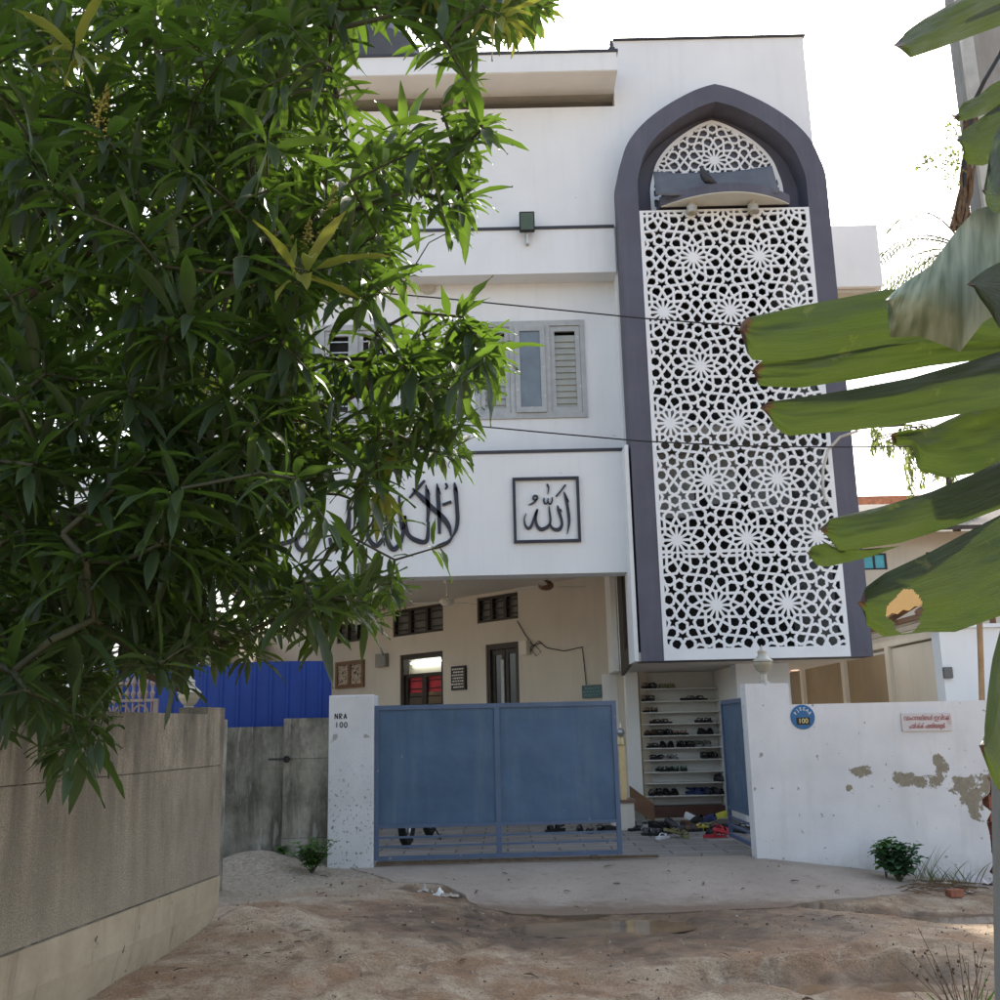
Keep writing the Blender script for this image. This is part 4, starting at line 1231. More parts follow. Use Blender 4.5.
mm.build('lettering', plain('red_sign_paint', (.33,.03,.035), .6, .2, 20), t)

# concrete wall and pillar on the left, blue sheet fence
MOULD = mouldy_concrete()
GREYC = mouldy_concrete(1.25, 'weathered_pillar_concrete')
z1 = at(250, 727, 12.3).z
m = MB(); m.box(at(150,780,12.3).x-3, at(284,780,12.3).x, 12.32, 12.5, -.2, z1)
tag(m.build('concrete_wall', MOULD, origin=(-3, 12.32, 0)), 'low black stained concrete wall below the blue sheeting', 'wall')
a, b = at(283.5, 780, 12.2).x, PX0-.01; zt = at(305, 718, 12.2).z
t = thing('concrete_pillar', 'grey weathered concrete pillar beside the white NRA pillar', 'pillar', (a, 12.15, 0))
zj = [-.2, at(300,838,12.15).z, at(300,758.5,12.15).z, zt]
for i in range(3):
    m = MB(); m.box(a+.004*(i==1), b-.03-.004*(i==1), 12.15+.006*(i==1), 12.5, zj[i]+.002, zj[i+1]-.002); m.build('block', GREYC, t)
m = MB(); m.box(b-.028, b, 12.16, 12.5, -.1, zt-.01); m.build('edge_strip', PALE, t)
m = MB(); m.box(a+.02, b-.04, 12.18, 12.48, -.1, zt-.02); m.build('core', DARK, t)
m = MB(); q = at(280, 759, 12.25); m.tube([(q.x-.12, 12.2, q.z),(q.x+.10, 12.12, q.z)], .012, 6); m.torus((q.x+.1, 12.13, q.z), .03, .01, (0,1,0), 10, 6); m.build('hasp', BLACK, t)
BSHEET = plain('blue_painted_sheet', (.007,.042,.24), .45, .12, 2.5, spec=.35, speck=((.35,.4,.5), .76, 7), streak=((.012,.022,.16), .4))
x0, x1 = at(95, 690, 12.8).x, at(331.5, 690, 12.8).x; z0, z1 = at(300, 735, 12.8).z-.3, at(300, 662.5, 12.8).z
m = MB(); x = x0; pts = []
while x < x1:
    for dx, dy in ((0,0),(.11,0),(.125,-.02),(.15,-.02),(.165,0)): pts.append((min(x+dx, x1), 12.8+dy))
    x += .2
b = 0
for x, y in pts: m.v += [Vector((x,y,z0)), Vector((x,y,z1+.02*math.sin(x*1.7)))]
for i in range(len(pts)-1): m.f.append([2*i, 2*i+2, 2*i+3, 2*i+1]); m.mi.append(0)
t = thing('sheet_fence', 'bright blue corrugated sheet fence above the stained concrete wall', 'fence', (x0, 12.8, z0))
f = m.build('sheeting', BSHEET, t); md = f.modifiers.new('t', 'SOLIDIFY'); md.thickness = .004
m = MB()
for z in (z0+.1, (z0+z1)/2, z1-.12): m.box(x0, x1, 12.83, 12.87, z-.02, z+.02)
for k in range(4): xx = x0+.1+(x1-x0-.2)*k/3; m.box(xx-.025, xx+.025, 12.871, 12.92, .0, z1-.05)
m.build('fence_frame', STEEL, t)

# near retaining wall along the lane
STU, PLA = stucco(), smooth_plaster()
A = Vector((-2.60, 5.5)); B = Vector((-2.275, 8.6)); d = (B-A).normalized()
A = B-d*9.5
L = (B-A).length; nr = Vector((d.y, -d.x))
wm = lambda a, z, k: (A.x+d.x*a-nr.x*k, A.y+d.y*a-nr.y*k, z)      # k grows away from the lane
t = thing('roadside_wall', 'rough grey brown stuccoed wall along the lane under the mango tree', 'wall', (B.x, B.y, 0))
zt, zc, zb = 1.66, 1.265, .43
m = MB(); m.prism(rect(0, L, zb+.004, zc-.003), [], wm, 0, .23); m.prism([(0,zc+.003),(L,zc+.003),(L,1.715),(L-.36,1.715),(L-.37,zt),(0,zt)], [], wm, -.004, .23); m.build('stucco_wall', STU, t)
m = MB()
pts = []
k = 40
for j, (z, off) in enumerate(((-.45, .10), (-.1, .06), (.05, .03), (.2, .0), (zb-.008, -.012))):
    for i in range(k+1):
        a = L*i/k
        o = off+.015*fbm(a*1.5, z*3, 1.2)*(1 if 0 < j < 4 else .4)
        if i == k: a = L-(.16 if z < 0 else .05 if z < .1 else 0)
        pts.append(wm(a, z, o))
m.add(pts, [(j*(k+1)+i, j*(k+1)+i+1, (j+1)*(k+1)+i+1, (j+1)*(k+1)+i) for j in range(4) for i in range(k)])
b = len(m.v)
m.add([wm(L-.16,-.45,.10), wm(L-.16,-.1,.06), wm(L,.2,0), wm(L,zb-.008,-.012), wm(L,zb-.008,.23), wm(L-.16,-.45,.23)], [(0,1,2,3,4,5)])
m.add([wm(0,zb-.008,-.012), wm(L,zb-.008,-.012), wm(L,zb-.008,.23), wm(0,zb-.008,.23)], [(0,1,2,3)])
m.build('plaster_base', PLA, t)
m = MB(); m.prism(rect(.01, L-.012, zb-.007, 1.6), [], wm, .012, .21); m.build('core', MOULD, t)
# things beyond that wall: ornamental gate, square lamp
OX = at(141, 700, 11.0)
t = thing('ornamental_gate', 'pinkish ornamental gate with spear tipped bars behind the roadside wall', 'gate', (OX.x, 11.0, .1))
PINK = plain('pinkish_gate_paint', (.30,.23,.20), .5, .15, 10)
zr = at(141, 699, 11).z; gx0 = at(95, 700, 11).x; gx1 = at(158, 700, 11).x
m = MB(); m.box(gx0, gx1, 10.97, 11.03, zr-.03, zr); m.box(gx0, gx1, 10.97, 11.03, .5, .54)
for x in (gx0, gx1-.04): m.box(x, x+.04, 10.975, 11.025, .05, zr-.031)
m.build('frame', PINK, t)
i = 0
x = at(133, 690, 11).x-.065*6
while x < gx1-.03:
    m = MB(); m.lathe([(.012,-.9),(.012,.0),(.018,.02),(.028,.06),(.014,.09),(.014,.12),(.032,.16),(.02,.20),(.012,.21),(.012,.25),(.002,.30)], (x, 11.0, zr), 8); m.build('baluster', PINK, t); x += .066
m = MB(); x = gx0+.1
while x < gx1-.08: m.torus((x, 11.0, zr-.14), .075, .012, (0,1,0), 16, 6); x += .19
m.build('scrollwork', PINK, t)
urn_lamp(190, 10.2, at(190, 707, 10.2).z-.12, 'square capped lamp rising behind the roadside wall in front of the blue sheet', True)
q = at(178, 712, 10.25)
m = MB(); m.box(q.x-.22, q.x+.42, 10.05, 10.5, -.1, at(190, 707, 10.2).z-.122)
tag(m.build('lamp_pillar', GREYC, origin=(q.x, 10.2, 0), bevel=.01), 'dark pillar carrying the square lamp behind the roadside wall', 'pillar')
# ================================================================ shoe rack and footwear
YS = 16.95
SX0, SX1 = at(643, 745, YS).x, at(737, 745, YS).x
zoomz = lambda yz: at(680, 640+yz/4.545, YS).z
boards = [zoomz(y) for y in (218,275,325,378,432,488,542,597,648,706,757)]
t = thing('shoe_rack', 'tall white wall rack of ten thin shelves for shoes under the arch bay', 'shoe rack', ((SX0+SX1)/2, YS, .2))
for z in boards[:10]:
    m = MB(); m.box(SX0, SX1, YS, YS+.30, z-.018, z); m.build('shelf', plain('steel_shelf', (.62,.61,.57), .45, .1, 6) if z == boards[0] else bpy.data.materials['steel_shelf'], t)
m = MB(); m.box(SX0, SX1, YS+.301, YS+.33, .26, boards[0]+.28); m.build('back_panel', plain('rack_white', (.76,.76,.73), .7, .05, 3), t)
m = MB(); m.tube([(SX0-.012, YS+.01, .12),(SX0-.012, YS+.01, boards[0])], .011, 8); m.build('post', GOLD, t)
m = MB(); m.box(SX0+.005, SX1, YS+.02, YS+.30, boards[10]-.20, boards[10]); m.build('plinth', plain('brown_plinth_tile', (.085,.04,.028), .4, .15, 6), t)
m = MB(); m.box(SX0-.30, SX1+.2, 16.55, YS+.35, .083, boards[10]-.203)
tag(m.build('step', PALE, origin=(SX0, 16.55, .083)), 'low pale step in front of the shoe rack', 'step')

SHOEC = {'black': (.016,.016,.017), 'brown': (.11,.055,.03), 'tan': (.33,.20,.11), 'dark grey': (.06,.06,.065), 'grey': (.24,.24,.23), 'red': (.42,.035,.05),
         'pink': (.42,.16,.15), 'green': (.05,.16,.09), 'dark blue': (.03,.045,.13), 'yellow': (.55,.52,.07), 'white': (.62,.62,.64), 'olive': (.20,.19,.08)}
SHOEM = {k: plain(k.replace(' ', '_')+'_shoe_material', v, .6, .2, 18) for k, v in SHOEC.items()}
SOLE = [(-.035,-.12),(-.03,-.135),(.0,-.142),(.03,-.135),(.036,-.12),(.032,-.04),(.043,.05),(.046,.09),(.034,.125),(.005,.142),(-.025,.132),(-.044,.095),(-.042,.05),(-.031,-.04)]
_cache = {}
def shoe_meshes(kind, c):
    if (kind, c) in _cache: return _cache[(kind, c)]
    m = MB(); n = len(SOLE)
    hs = {'flip': .022, 'sandal': .028, 'shoe': .024}[kind]
    z = lambda y: hs+(.012 if y < -.03 else 0)
    m.add([(x,y,0) for x,y in SOLE]+[(x*1.03,y*1.01,z(y)) for x,y in SOLE], [list(range(n))[::-1], [n+i for i in range(n)]]+[(i,(i+1)%n,n+(i+1)%n,n+i) for i in range(n)])
    s = m
    u = MB()
    def band(y0, y1, h, w=.045):
        k = 8; b = len(u.v)
        for y in (y0, y1):
            for i in range(k+1):
                a = math.pi*i/k; u.v.append(Vector((math.cos(a)*w, y+(.01 if y==y1 else 0), hs+.002+math.sin(a)*h)))
        for i in range(k): u.f.append([b+i, b+i+1, b+k+2+i, b+k+1+i]); u.mi.append(0)
        b2 = len(u.v)
        for y in (y0, y1):
            for i in range(k+1):
                a = math.pi*i/k; u.v.append(Vector((math.cos(a)*(w-.004), y+(.01 if y==y1 else 0), hs+.002+math.sin(a)*(h-.004))))
        for i in range(k): u.f.append([b2+k+1+i, b2+k+2+i, b2+i+1, b2+i]); u.mi.append(0)
    if kind == 'flip':
        for sx in (-1, 1): u.tube([(0,.085,hs),(sx*.012,.07,hs+.03),(sx*.036,.02,hs+.035),(sx*.040,-.035,hs+.002)], .007, 6)
    elif kind == 'sandal':
        band(.03, .085, .05); band(-.06, -.025, .055, .038)
        u.tube([(-.036,-.05,hs+.03),(-.03,-.12,hs+.045),(0,-.138,hs+.05),(.03,-.12,hs+.045),(.036,-.05,hs+.03)], .007, 6)
    else:
        prof = [(-.138,.055,.024),(-.10,.06,.033),(-.04,.062,.033),(.02,.055,.038),(.07,.042,.042),(.115,.034,.036),(.14,.018,.014)]
        k = 8; b = len(u.v)
        for y, h, w_ in prof:
            for i in range(k+1):
                a = math.pi*i/k; u.v.append(Vector((math.cos(a)*w_, y, hs+.001+math.sin(a)**.7*h)))
        for j in range(len(prof)-1):
            for i in range(k):
                if j in (1, 2) and 2 < i < 5: continue
                u.f.append([b+j*(k+1)+i, b+j*(k+1)+i+1, b+(j+1)*(k+1)+i+1, b+(j+1)*(k+1)+i]); u.mi.append(0)
    def mesh(mb, nm, mt):
        me = bpy.data.meshes.new(nm); me.from_pydata([tuple(v) for v in mb.v], [], mb.f); me.materials.append(mt); return me
    dark = SHOEM['black'] if c in ('brown','tan','pink','green','dark grey') else SHOEM[c]
    _cache[(kind, c)] = (mesh(s, 'sole', dark), mesh(u, 'strap' if kind != 'shoe' else 'upper', SHOEM[c]))
    return _cache[(kind, c)]
def shoe(kind, c, loc, rz, lab, group, rx=0.0, sc_=1.0):
    ms, mu = shoe_meshes(kind, c)
    nm = {'flip': 'flip_flop', 'sandal': 'sandal', 'shoe': 'shoe'}[kind]
    t = thing(nm, lab, {'flip': 'flip flop', 'sandal': 'sandal', 'shoe': 'shoe'}[kind], loc, group, rz)
    t.rotation_euler = (rx, 0, rz); t.scale = (sc_, sc_, sc_)
    for me in (ms, mu):
        o = bpy.data.objects.new(me.name, me); col.objects.link(o); o.parent = t
ORD = ['topmost', 'second', 'third', 'fourth', 'fifth', 'sixth', 'seventh', 'eighth', 'ninth', 'lowest']
RACK = [[(240,'brown','sandal',0),(325,'olive','flip',0)], [(232,'black','sandal',0),(445,'dark grey','flip',1)], [(242,'tan','flip',0)],
        [(278,'brown','flip',1),(487,'black','flip',0)], [(238,'brown','shoe',0),(298,'black','sandal',0),(370,'pink','flip',0),(493,'black','shoe',0)],
        [(225,'dark grey','flip',1),(310,'black','shoe',0),(397,'black','sandal',0),(470,'grey','sandal',0)],
        [(253,'black','flip',1),(318,'grey','flip',0),(498,'black','sandal',0)], [(295,'black','flip',0),(362,'green','flip',0)], [(560,'dark grey','shoe',0)],
        [(245,'black','sandal',0),(315,'black','shoe',0),(447,'dark blue','sandal',1),(502,'dark grey','shoe',0),(548,'black','flip',1)]]
rnd = random.Random(3)
KN = {'flip': 'flip flop', 'sandal': 'sandal', 'shoe': 'shoe'}
for r_i, row in enumerate(RACK):
    for i, (zx, c, kind, side) in enumerate(row):
        x = at(600+zx/4.545, 745, YS).x; z = boards[r_i]+.001
        n_ = len(row)
        where = 'alone' if n_ == 1 else ['at the left end','second from the left','third from the left','fourth from the left','at the right end'][i if i < n_-1 else 4]
        for s_ in (0, 1):
            dx = -.065 if s_ == 0 else .065
            rz = math.pi+rnd.uniform(-.2,.2)+(.9 if side else 0)
            lab = '%s %s %s of the pair %s on the %s shelf' % ('left' if s_ == 0 else 'right', c, KN[kind], where, ORD[r_i])
            shoe(kind, c, (x+dx, YS+.15, z), rz, lab, 'footwear on the rack', 0, 1.22)
# pile on the courtyard floor
PILE = [(637,829,'dark grey','flip'),(645,832,'grey','sandal'),(655,826,'black','shoe'),(652,834,'dark grey','sandal'),(662,829,'black','flip'),(668,824,'white','shoe'),(663,837,'white','flip'),
        (672,829,'dark grey','shoe'),(678,827,'black','sandal'),(684,830,'dark grey','shoe'),(674,836,'olive','flip'),(688,826,'brown','shoe'),(692,830,'brown','sandal'),(697,825,'black','shoe'),
        (701,829,'yellow','shoe'),(685,836,'olive','sandal'),(709,824,'dark blue','shoe'),(715,829,'dark grey','sandal'),(712,833,'black','shoe'),(720,821,'yellow','shoe'),(722,829,'black','sandal'),
        (715,836,'red','flip'),(722,836,'red','sandal'),(733,829,'dark blue','sandal'),(740,831,'dark grey','shoe'),(743,827,'black','flip'),(629,826,'black','sandal'),(668,832,'black','sandal'),
        (610,830,'black','shoe'),(600,829,'dark grey','sandal'),(590,831,'black','flip'),(580,829,'dark grey','shoe'),(555,830,'black','sandal'),(706,827,'olive','shoe'),(693,823,'white','shoe')]
seen_l = {}
for i, (px, py, c, kind) in enumerate(PILE):
    q = atz(px, py+1.5, .085)
    near = 'behind the blue gate' if px < 615 else 'beside the newel post' if px < 640 else 'left part of the heap' if px < 675 else 'middle of the heap' if px < 705 else 'right part of the heap' if px < 728 else 'seen past the narrow gate leaf'
    lab = '%s %s lying on the paving, %s' % (c, KN[kind], near)
    k = seen_l.get(lab, 0); seen_l[lab] = k+1
    if k: lab = '%s %s lying on the paving, %s, %s' % (c, KN[kind], near, ('next to the first','farther right')[min(k-1, 1)])
    up = (i % 3 == 1) and 640 < px < 728
    shoe(kind, c, (q.x, q.y, .084+(.055 if up else 0)), rnd.uniform(0, 6.28), lab, 'footwear heaped on the paving', R(-14) if up else 0, 1.08)

# newel post, stair
q = at(622, 800, 15.2)
zp0, zp1 = .083, at(622, 801, 15.2).z
nx0 = at(619, 800, 15.2).x; nx1 = at(633, 800, 15.2).x
t = thing('newel_post', 'pale gold newel post with a shiny ball on a cream plinth beside the gate', 'post', ((nx0+nx1)/2, 15.2, zp0))
m = MB(); m.box(nx0-.1, nx1, 15.1, 15.5, zp0, zp1-.02); m.build('plinth', PALE, t)
m = MB(); m.box(nx0-.12, nx1+.02, 15.08, 15.52, zp1-.019, zp1+.02); m.build('plinth_cap', plain('brown_plinth_cap', (.18,.10,.065), .4), t)
zt = at(622, 737, 15.2).z; cx = at(622.5, 770, 15.2).x
m = MB(); m.box(cx-.042, cx+.042, 15.15, 15.24, zp1+.021, zt-.12); m.lathe([(.07,zt-.12),(.075,zt-.10),(.06,zt-.05),(.05,zt)], (cx, 15.2, 0), 12); m.build('post', GOLD, t)
m = MB(); m.lathe([(.02,zt+.0),(.045,zt+.02),(.06,zt+.06),(.045,zt+.10),(.015,zt+.125),(.012,zt+.16),(.002,zt+.22)], (cx, 15.2, 0), 14); m.build('ball', STEEL, t)
m = MB(); a = at(630, 790, 16.2); m.add([(a.x, 16.2, .3),(a.x+.35, 16.2, .083+.0),(a.x+.35, 16.2, .35),(a.x, 16.2, .62),(a.x, 16.3, .3),(a.x+.35, 16.3, .083),(a.x+.35, 16.3, .35),(a.x, 16.3, .62)], [(0,1,2,3),(7,6,5,4),(0,4,5,1),(1,5,6,2),(2,6,7,3),(3,7,4,0)])
tag(m.build('stair_skirting', BWOOD, origin=(a.x, 16.2, .083)), 'dark sloping stair skirting beside the shoe rack', 'stair')

# motorcycle behind the closed gate
q = atz(402, 853, .083)
mx, my = q.x, 13.6
t = thing('motorcycle', 'motorcycle parked behind the closed gate, only its tyres showing below', 'motorcycle', (mx, my, .083))
dx_ = Vector((.16, 1, 0)).normalized(); side = Vector((dx_.y, -dx_.x, 0))
def mp(a, b, z): return Vector((mx, my, .083))+dx_*a+side*b+Vector((0,0,z))
for a in (0, 1.25):
    m = MB(); m.torus(mp(a, 0, .30), .25, .05, tuple(side), 28, 10); w_ = m.build('tyre', RUBBER, t)
    m = MB(); m.torus(mp(a, 0, .30), .195, .014, tuple(side), 24, 6); m.lathe([(.04,-.06),(.04,.06)], mp(a, 0, .30), 12, axis=tuple(side))
    for k in range(6):
        an = k*math.pi/3; m.tube([mp(a,0,.30), mp(a+.19*math.cos(an), 0, .30+.19*math.sin(an))], .009, 6)
    m.build('rim', STEEL, w_)
m = MB()
for s_ in (-.085, .085): m.tube([mp(0, s_, .30), mp(.28, s_*.9, .95)], .02, 8)
m.tube([mp(.28,0,.95), mp(.5,0,.6), mp(.75,0,.42), mp(1.25,0,.34)], .03, 8); m.tube([mp(.3,0,.85), mp(1.0,0,.72), mp(1.25,0,.36)], .025, 8); m.build('frame', BLACK, t)
m = MB(); m.lathe([(.05,-.10),(.10,-.07),(.12,.0),(.10,.07),(.05,.10)], mp(.62, 0, .45), 12, axis=tuple(side)); m.build('engine', STEEL, t)
m = MB(); m.tube([mp(.34,0,.84), mp(.45,0,.93), mp(.65,0,.90), mp(.78,0,.80)], [.06,.13,.14,.07], 12); m.build('fuel_tank', plain('motorcycle_red', (.20,.02,.02), .3), t)
m = MB(); m.tube([mp(.76,0,.82), mp(.95,0,.83), mp(1.2,0,.86), mp(1.45,0,.90)], [.07,.11,.11,.05], 10); m.build('seat', BLACK, t)
m = MB(); m.tube([mp(.36,-.33,1.04), mp(.27,-.12,1.02), mp(.27,.12,1.02), mp(.36,.33,1.04)], .014, 8); m.build('handlebar', STEEL, t)
m = MB(); m.lathe([(.03,-.10),(.08,-.04),(.09,.03),(.085,.04)], mp(.2,0,.88), 14, axis=tuple(-dx_)); m.build('headlight', LAMPGLASS, t)
m = MB(); m.tube([mp(.7,.10,.35), mp(.62,.30,.02)], .012, 6); m.build('side_stand', BLACK, t)

# ================================================================ beyond the wall on the right
AXW = 6.0
t = thing('alley_wall', 'long cream side wall with posts, far part toned as shade, above the white boundary wall', 'wall', (AXW, 13.6, 0))
m = MB(); m.box(AXW, AXW+.2, 16.25, 24, 0, 2.52); m.build('wall_far', TAN, t)  # same cream wall, its shade put into the colour as tan
m = MB(); m.box(AXW-.01, AXW+.2, 13.6, 16.2, 0, 2.57); m.build('wall_near', PALE, t)
for y in (16.2, 18.4, 21):
    m = MB(); m.box(AXW-.07, AXW+.22, y, y+.16, 0, 2.60); m.build('post', PALE, t)
m = MB(); m.prism([(13.6,2.601),(24,2.601),(24,2.68),(13.6,2.70)], [], lambda a, b, d: (AXW+d, a, b), -.06, .24); m.build('coping', PALE, t)
xe0, xe1 = at(944, 680, 13.4).x, at(990, 680, 13.4).x
tt_ = thing('white_outhouse', 'small white outhouse wall with a grey meter box right of the long side wall', 'outhouse', (xe0, 13.4, 0))
m = MB(); m.box(xe0-.04, xe1+2.5, 13.3, 13.55, 0, at(960, 629, 13.4).z); m.box(xe0-.1, xe1+2.6, 13.25, 13.58, at(960, 629, 13.4).z+.002, at(960, 629, 13.4).z+.05); m.build('wall', WHITE, tt_)
q = at(943, 673, 13.3); m = MB(); m.box(q.x-.01, q.x+.10, 13.23, 13.298, q.z-.07, q.z+.07); m.build('meter_box', plain('grey_meter_box', (.12,.12,.12), .5), tt_, bevel=.01)
# awning over the lane: yellow sheet on brown rafters
t = thing('lean_to_roof', 'yellow sheet lean-to roof on cream slats above the long side wall', 'roof', (AXW, 15, 2.7))
m = MB()
for i in range(15):
    y = 14.4+i*.45
    m.v += [Vector((AXW-.25, y, 2.95)), Vector((AXW-.25, y+.22, 3.0)), Vector((AXW+2.8, y, 4.05)), Vector((AXW+2.8, y+.22, 4.10))]
m2 = MB(); b = 0
pts = [(AXW-.25, 14.4+i*.11, 3.02+.02*math.sin(i*1.57)) for i in range(64)]
for p in pts: m2.v += [Vector(p), Vector((AXW+3.0, p[1], p[2]+1.75))]
for i in range(63): m2.f.append([2*i, 2*i+1, 2*i+3, 2*i+2]); m2.mi.append(0)
ro = m2.build('roof_sheet', YELLOW, t); md = ro.modifiers.new('t', 'SOLIDIFY'); md.thickness = .006
m = MB()
for i in range(7): m.bar((AXW-.25, 14.5+i*1.1, 2.94), (AXW+3.0, 14.5+i*1.1, 4.69), .06, .08)
m.bar((AXW-.1, 14.4, 2.92), (AXW-.1, 21.3, 2.92), .07, .07)
m.build('rafters', BWOOD, t)
for k in range(3):
    m = MB(); m.box(AXW+.02, AXW+.10, 13.7, 22, 2.71+k*.085, 2.77+k*.085); m.build('slat', PALE, t)
for k in range(4): m = MB(); m.box(AXW+2.8, AXW+2.88, 14.4+k*2.2, 14.48+k*2.2, 0, 4.4); m.build('post', BWOOD, t)
# house behind, with turquoise window
t = thing('neighbour_house', 'cream neighbouring house with turquoise window under a dark tiled eave, far right', 'house', (11, 24, 0))
HX0, HX1, HY = at(845, 500, 24).x, 22, 24
ze = at(880, 533, 24).z
wa, wb = at(863, 570, 24), at(886, 553, 24)
m = MB(); m.prism(rect(HX0, HX1, 0, ze), [rect(wa.x, wb.x, wa.z, wb.z), rect(wa.x+1.5, wb.x+1.5, wa.z, wb.z)], front, HY, HY+.2); m.box(HX0, HX0+.2, HY+.201, HY+6, 0, ze); m.build('wall', PALE, t)
for k in range(2):
    xo = 1.5*k
    m = MB(); m.prism(rect(wa.x+xo+.004, wb.x+xo-.004, wa.z+.004, wb.z-.004), [rect(wa.x+xo+.04, (wa.x+wb.x)/2+xo-.02, wa.z+.04, wb.z-.04), rect((wa.x+wb.x)/2+xo+.02, wb.x+xo-.04, wa.z+.04, wb.z-.04)], front, HY+.01, HY+.08)
    f = m.build('window', DARKTRIM, t); m = MB(); m.box(wa.x+xo+.02, wb.x+xo-.02, HY+.04, HY+.05, wa.z+.02, wb.z-.02); m.build('pane', CYAN, f)
zr = at(880, 508, 27).z
m = MB(); m.add([(HX0-.5, HY-.9, ze-.12), (HX1, HY-.9, ze-.12), (HX1, HY+3, zr), (HX0-.5, HY+3, zr), (HX0-.5, HY-.9, ze-.02), (HX1, HY-.9, ze-.02), (HX1, HY+3, zr+.1), (HX0-.5, HY+3, zr+.1)], [(0,3,2,1),(4,5,6,7),(0,1,5,4),(1,2,6,5),(2,3,7,6),(3,0,4,7)])
m.build('roof', plain('dark_tile_roof', (.07,.06,.055), .9, .3, 9, .3, 24), t)
t = thing('flat_roofed_house', 'pale flat roofed house far behind the banana leaves', 'house', (14, 40, 0))
zz = at(870, 507, 40).z
m = MB(); m.box(at(842, 480, 40).x, 40, 40, 50, 0, zz); m.build('wall', PALE, t)
m = MB(); m.box(at(842, 480, 40).x-.4, 40.2, 39.6, 50.2, zz+.002, zz+.35); m.build('roof', TILE, t)
# tiled roof at the end of the lane
q0, q1 = at(772, 679, 24.5), at(812, 661, 24.5)
t = thing('tiled_roof_house', 'small house with broken terracotta tile roof at the end of the lane', 'house', (q0.x+1, 25, 0))
m = MB(); m.box(5.4, 8.4, 25.1, 25.3, 0, q0.z-.05); m.build('wall', TAN, t)
m = MB()
rnd = random.Random(9)
for j in range(7):
    for i in range(22):
        x = 5.1+i*.16; y = 24.5+j*.3; z = q0.z+.10*j+rnd.uniform(-.01,.02)
        m.box(-.085,.085,-.2,.2,-.012,.014, M=Matrix.Translation((x,y,z)) @ Matrix.Rotation(R(15)+rnd.uniform(-.04,.04), 4, 'X') @ Matrix.Rotation(rnd.uniform(-.05,.05), 4, 'Z'))
m.build('roof', TILE, t)
# white houses glimpsed through the mango tree on the left
t = thing('left_neighbour_house', 'white house glimpsed through the mango leaves on the left', 'house', (-10, 24, 0))
m = MB(); a, b = at(-60, 500, 24), at(118, 455, 24)
m.box(a.x-4, b.x, 24, 32, 0, b.z); m.build('wall', WHITE, t)
m = MB()
for py in (490, 522, 556): q = at(60, py, 24); m.box(a.x-4, b.x+.05, 23.95, 23.999, q.z-.04, q.z+.04)
m.build('string_course', DARKTRIM, t)
m = MB(); q = at(100, 555, 24); m.box(q.x-.3, q.x+.3, 23.94, 23.998, q.z-2.2, q.z-.2); m.build('window', GLASSD, t)

# utility pole with creeper
q = at(969, 100, 8.0)
t = thing('utility_pole', 'grey concrete utility pole rising behind the banana leaves at upper right', 'pole', (q.x+.25, 8.1, -.4))
PC = plain('pole_concrete', (.27,.265,.25), .9, .12, 5, .2, 30, streak=((.15,.14,.13), .5))
m = MB(); m.add([(q.x+.01, 8.0, -.4), (q.x+.55, 8.0, -.4), (q.x+.55, 8.3, -.4), (q.x+.01, 8.3, -.4), (q.x+.03, 8.0, 9), (q.x+.42, 8.0, 9), (q.x+.42, 8.25, 9), (q.x+.03, 8.25, 9)], [(0,3,2,1),(4,5,6,7),(0,1,5,4),(1,2,6,5),(2,3,7,6),(3,0,4,7)])
m.build('pole_shaft', PC, t)
m = MB(); m.box(q.x-.015, q.x+.085, 7.95, 7.998, .5, 8.9); m.build('pale_chamfer_strip', LAMPMETAL, t)  # pale strip added for the lighter tone of the pole's chamfer
m = MB()
a, b, c_ = at(1000, 55, 7.7), at(985, 80, 7.7), at(975, 100, 7.75)
m.tube([at(1010,30,7.6), a, b, c_, at(965, 160, 7.8), at(962, 230, 7.85)], .018, 6)
tag(m.build('drooping_wire', CABLE, origin=a), 'drooping black wire tied to the grey utility pole', 'wire')
rnd = random.Random(21)
vine = thing('dry_creeper', 'dead grey creeper stems clinging to the utility pole', 'creeper', (q.x, 7.9, 4))
m = MB()
for k in range(16):
    x0, x1 = rnd.uniform(966, 976), rnd.uniform(952, 970)
    pts = []
    for i in range(8):
        f = i/7; pts.append(at(x0+(x1-x0)*f**1.6+rnd.uniform(-2.5,2.5), 105+f*rnd.uniform(115, 128), 7.85+rnd.uniform(-.05,.05)))
    m.tube(pts, .014, 5)
m.build('stems', DRY, vine)
m = MB()
for k in range(130):
    f = rnd.random(); cx, cy = (rnd.uniform(915, 962), rnd.uniform(152, 172)) if k < 60 else (rnd.uniform(945, 966), rnd.uniform(110, 190))
    p = at(cx, cy+ (940-cx)*.05, 7.85+rnd.uniform(-.1,.1)); s_ = rnd.uniform(.012,.03); a = rnd.uniform(0, 6.28)
    d = Vector((math.cos(a), rnd.uniform(-.4,.4), math.sin(a)))*s_; e = Vector((-math.sin(a), .3, math.cos(a)))*s_*.5
    m.add([p-d, p+e, p+d, p-e], [(0,1,2,3)])
for (a_, b_) in (((966,165),(915,165)), ((964,150),(946,118)), ((964,178),(950,190))): m.tube([at(*a_, 7.86), at((a_[0]+b_[0])/2, (a_[1]+b_[1])/2-5, 7.86), at(*b_, 7.86)], .006, 5)
m.build('leaves', FARLEAF, vine)

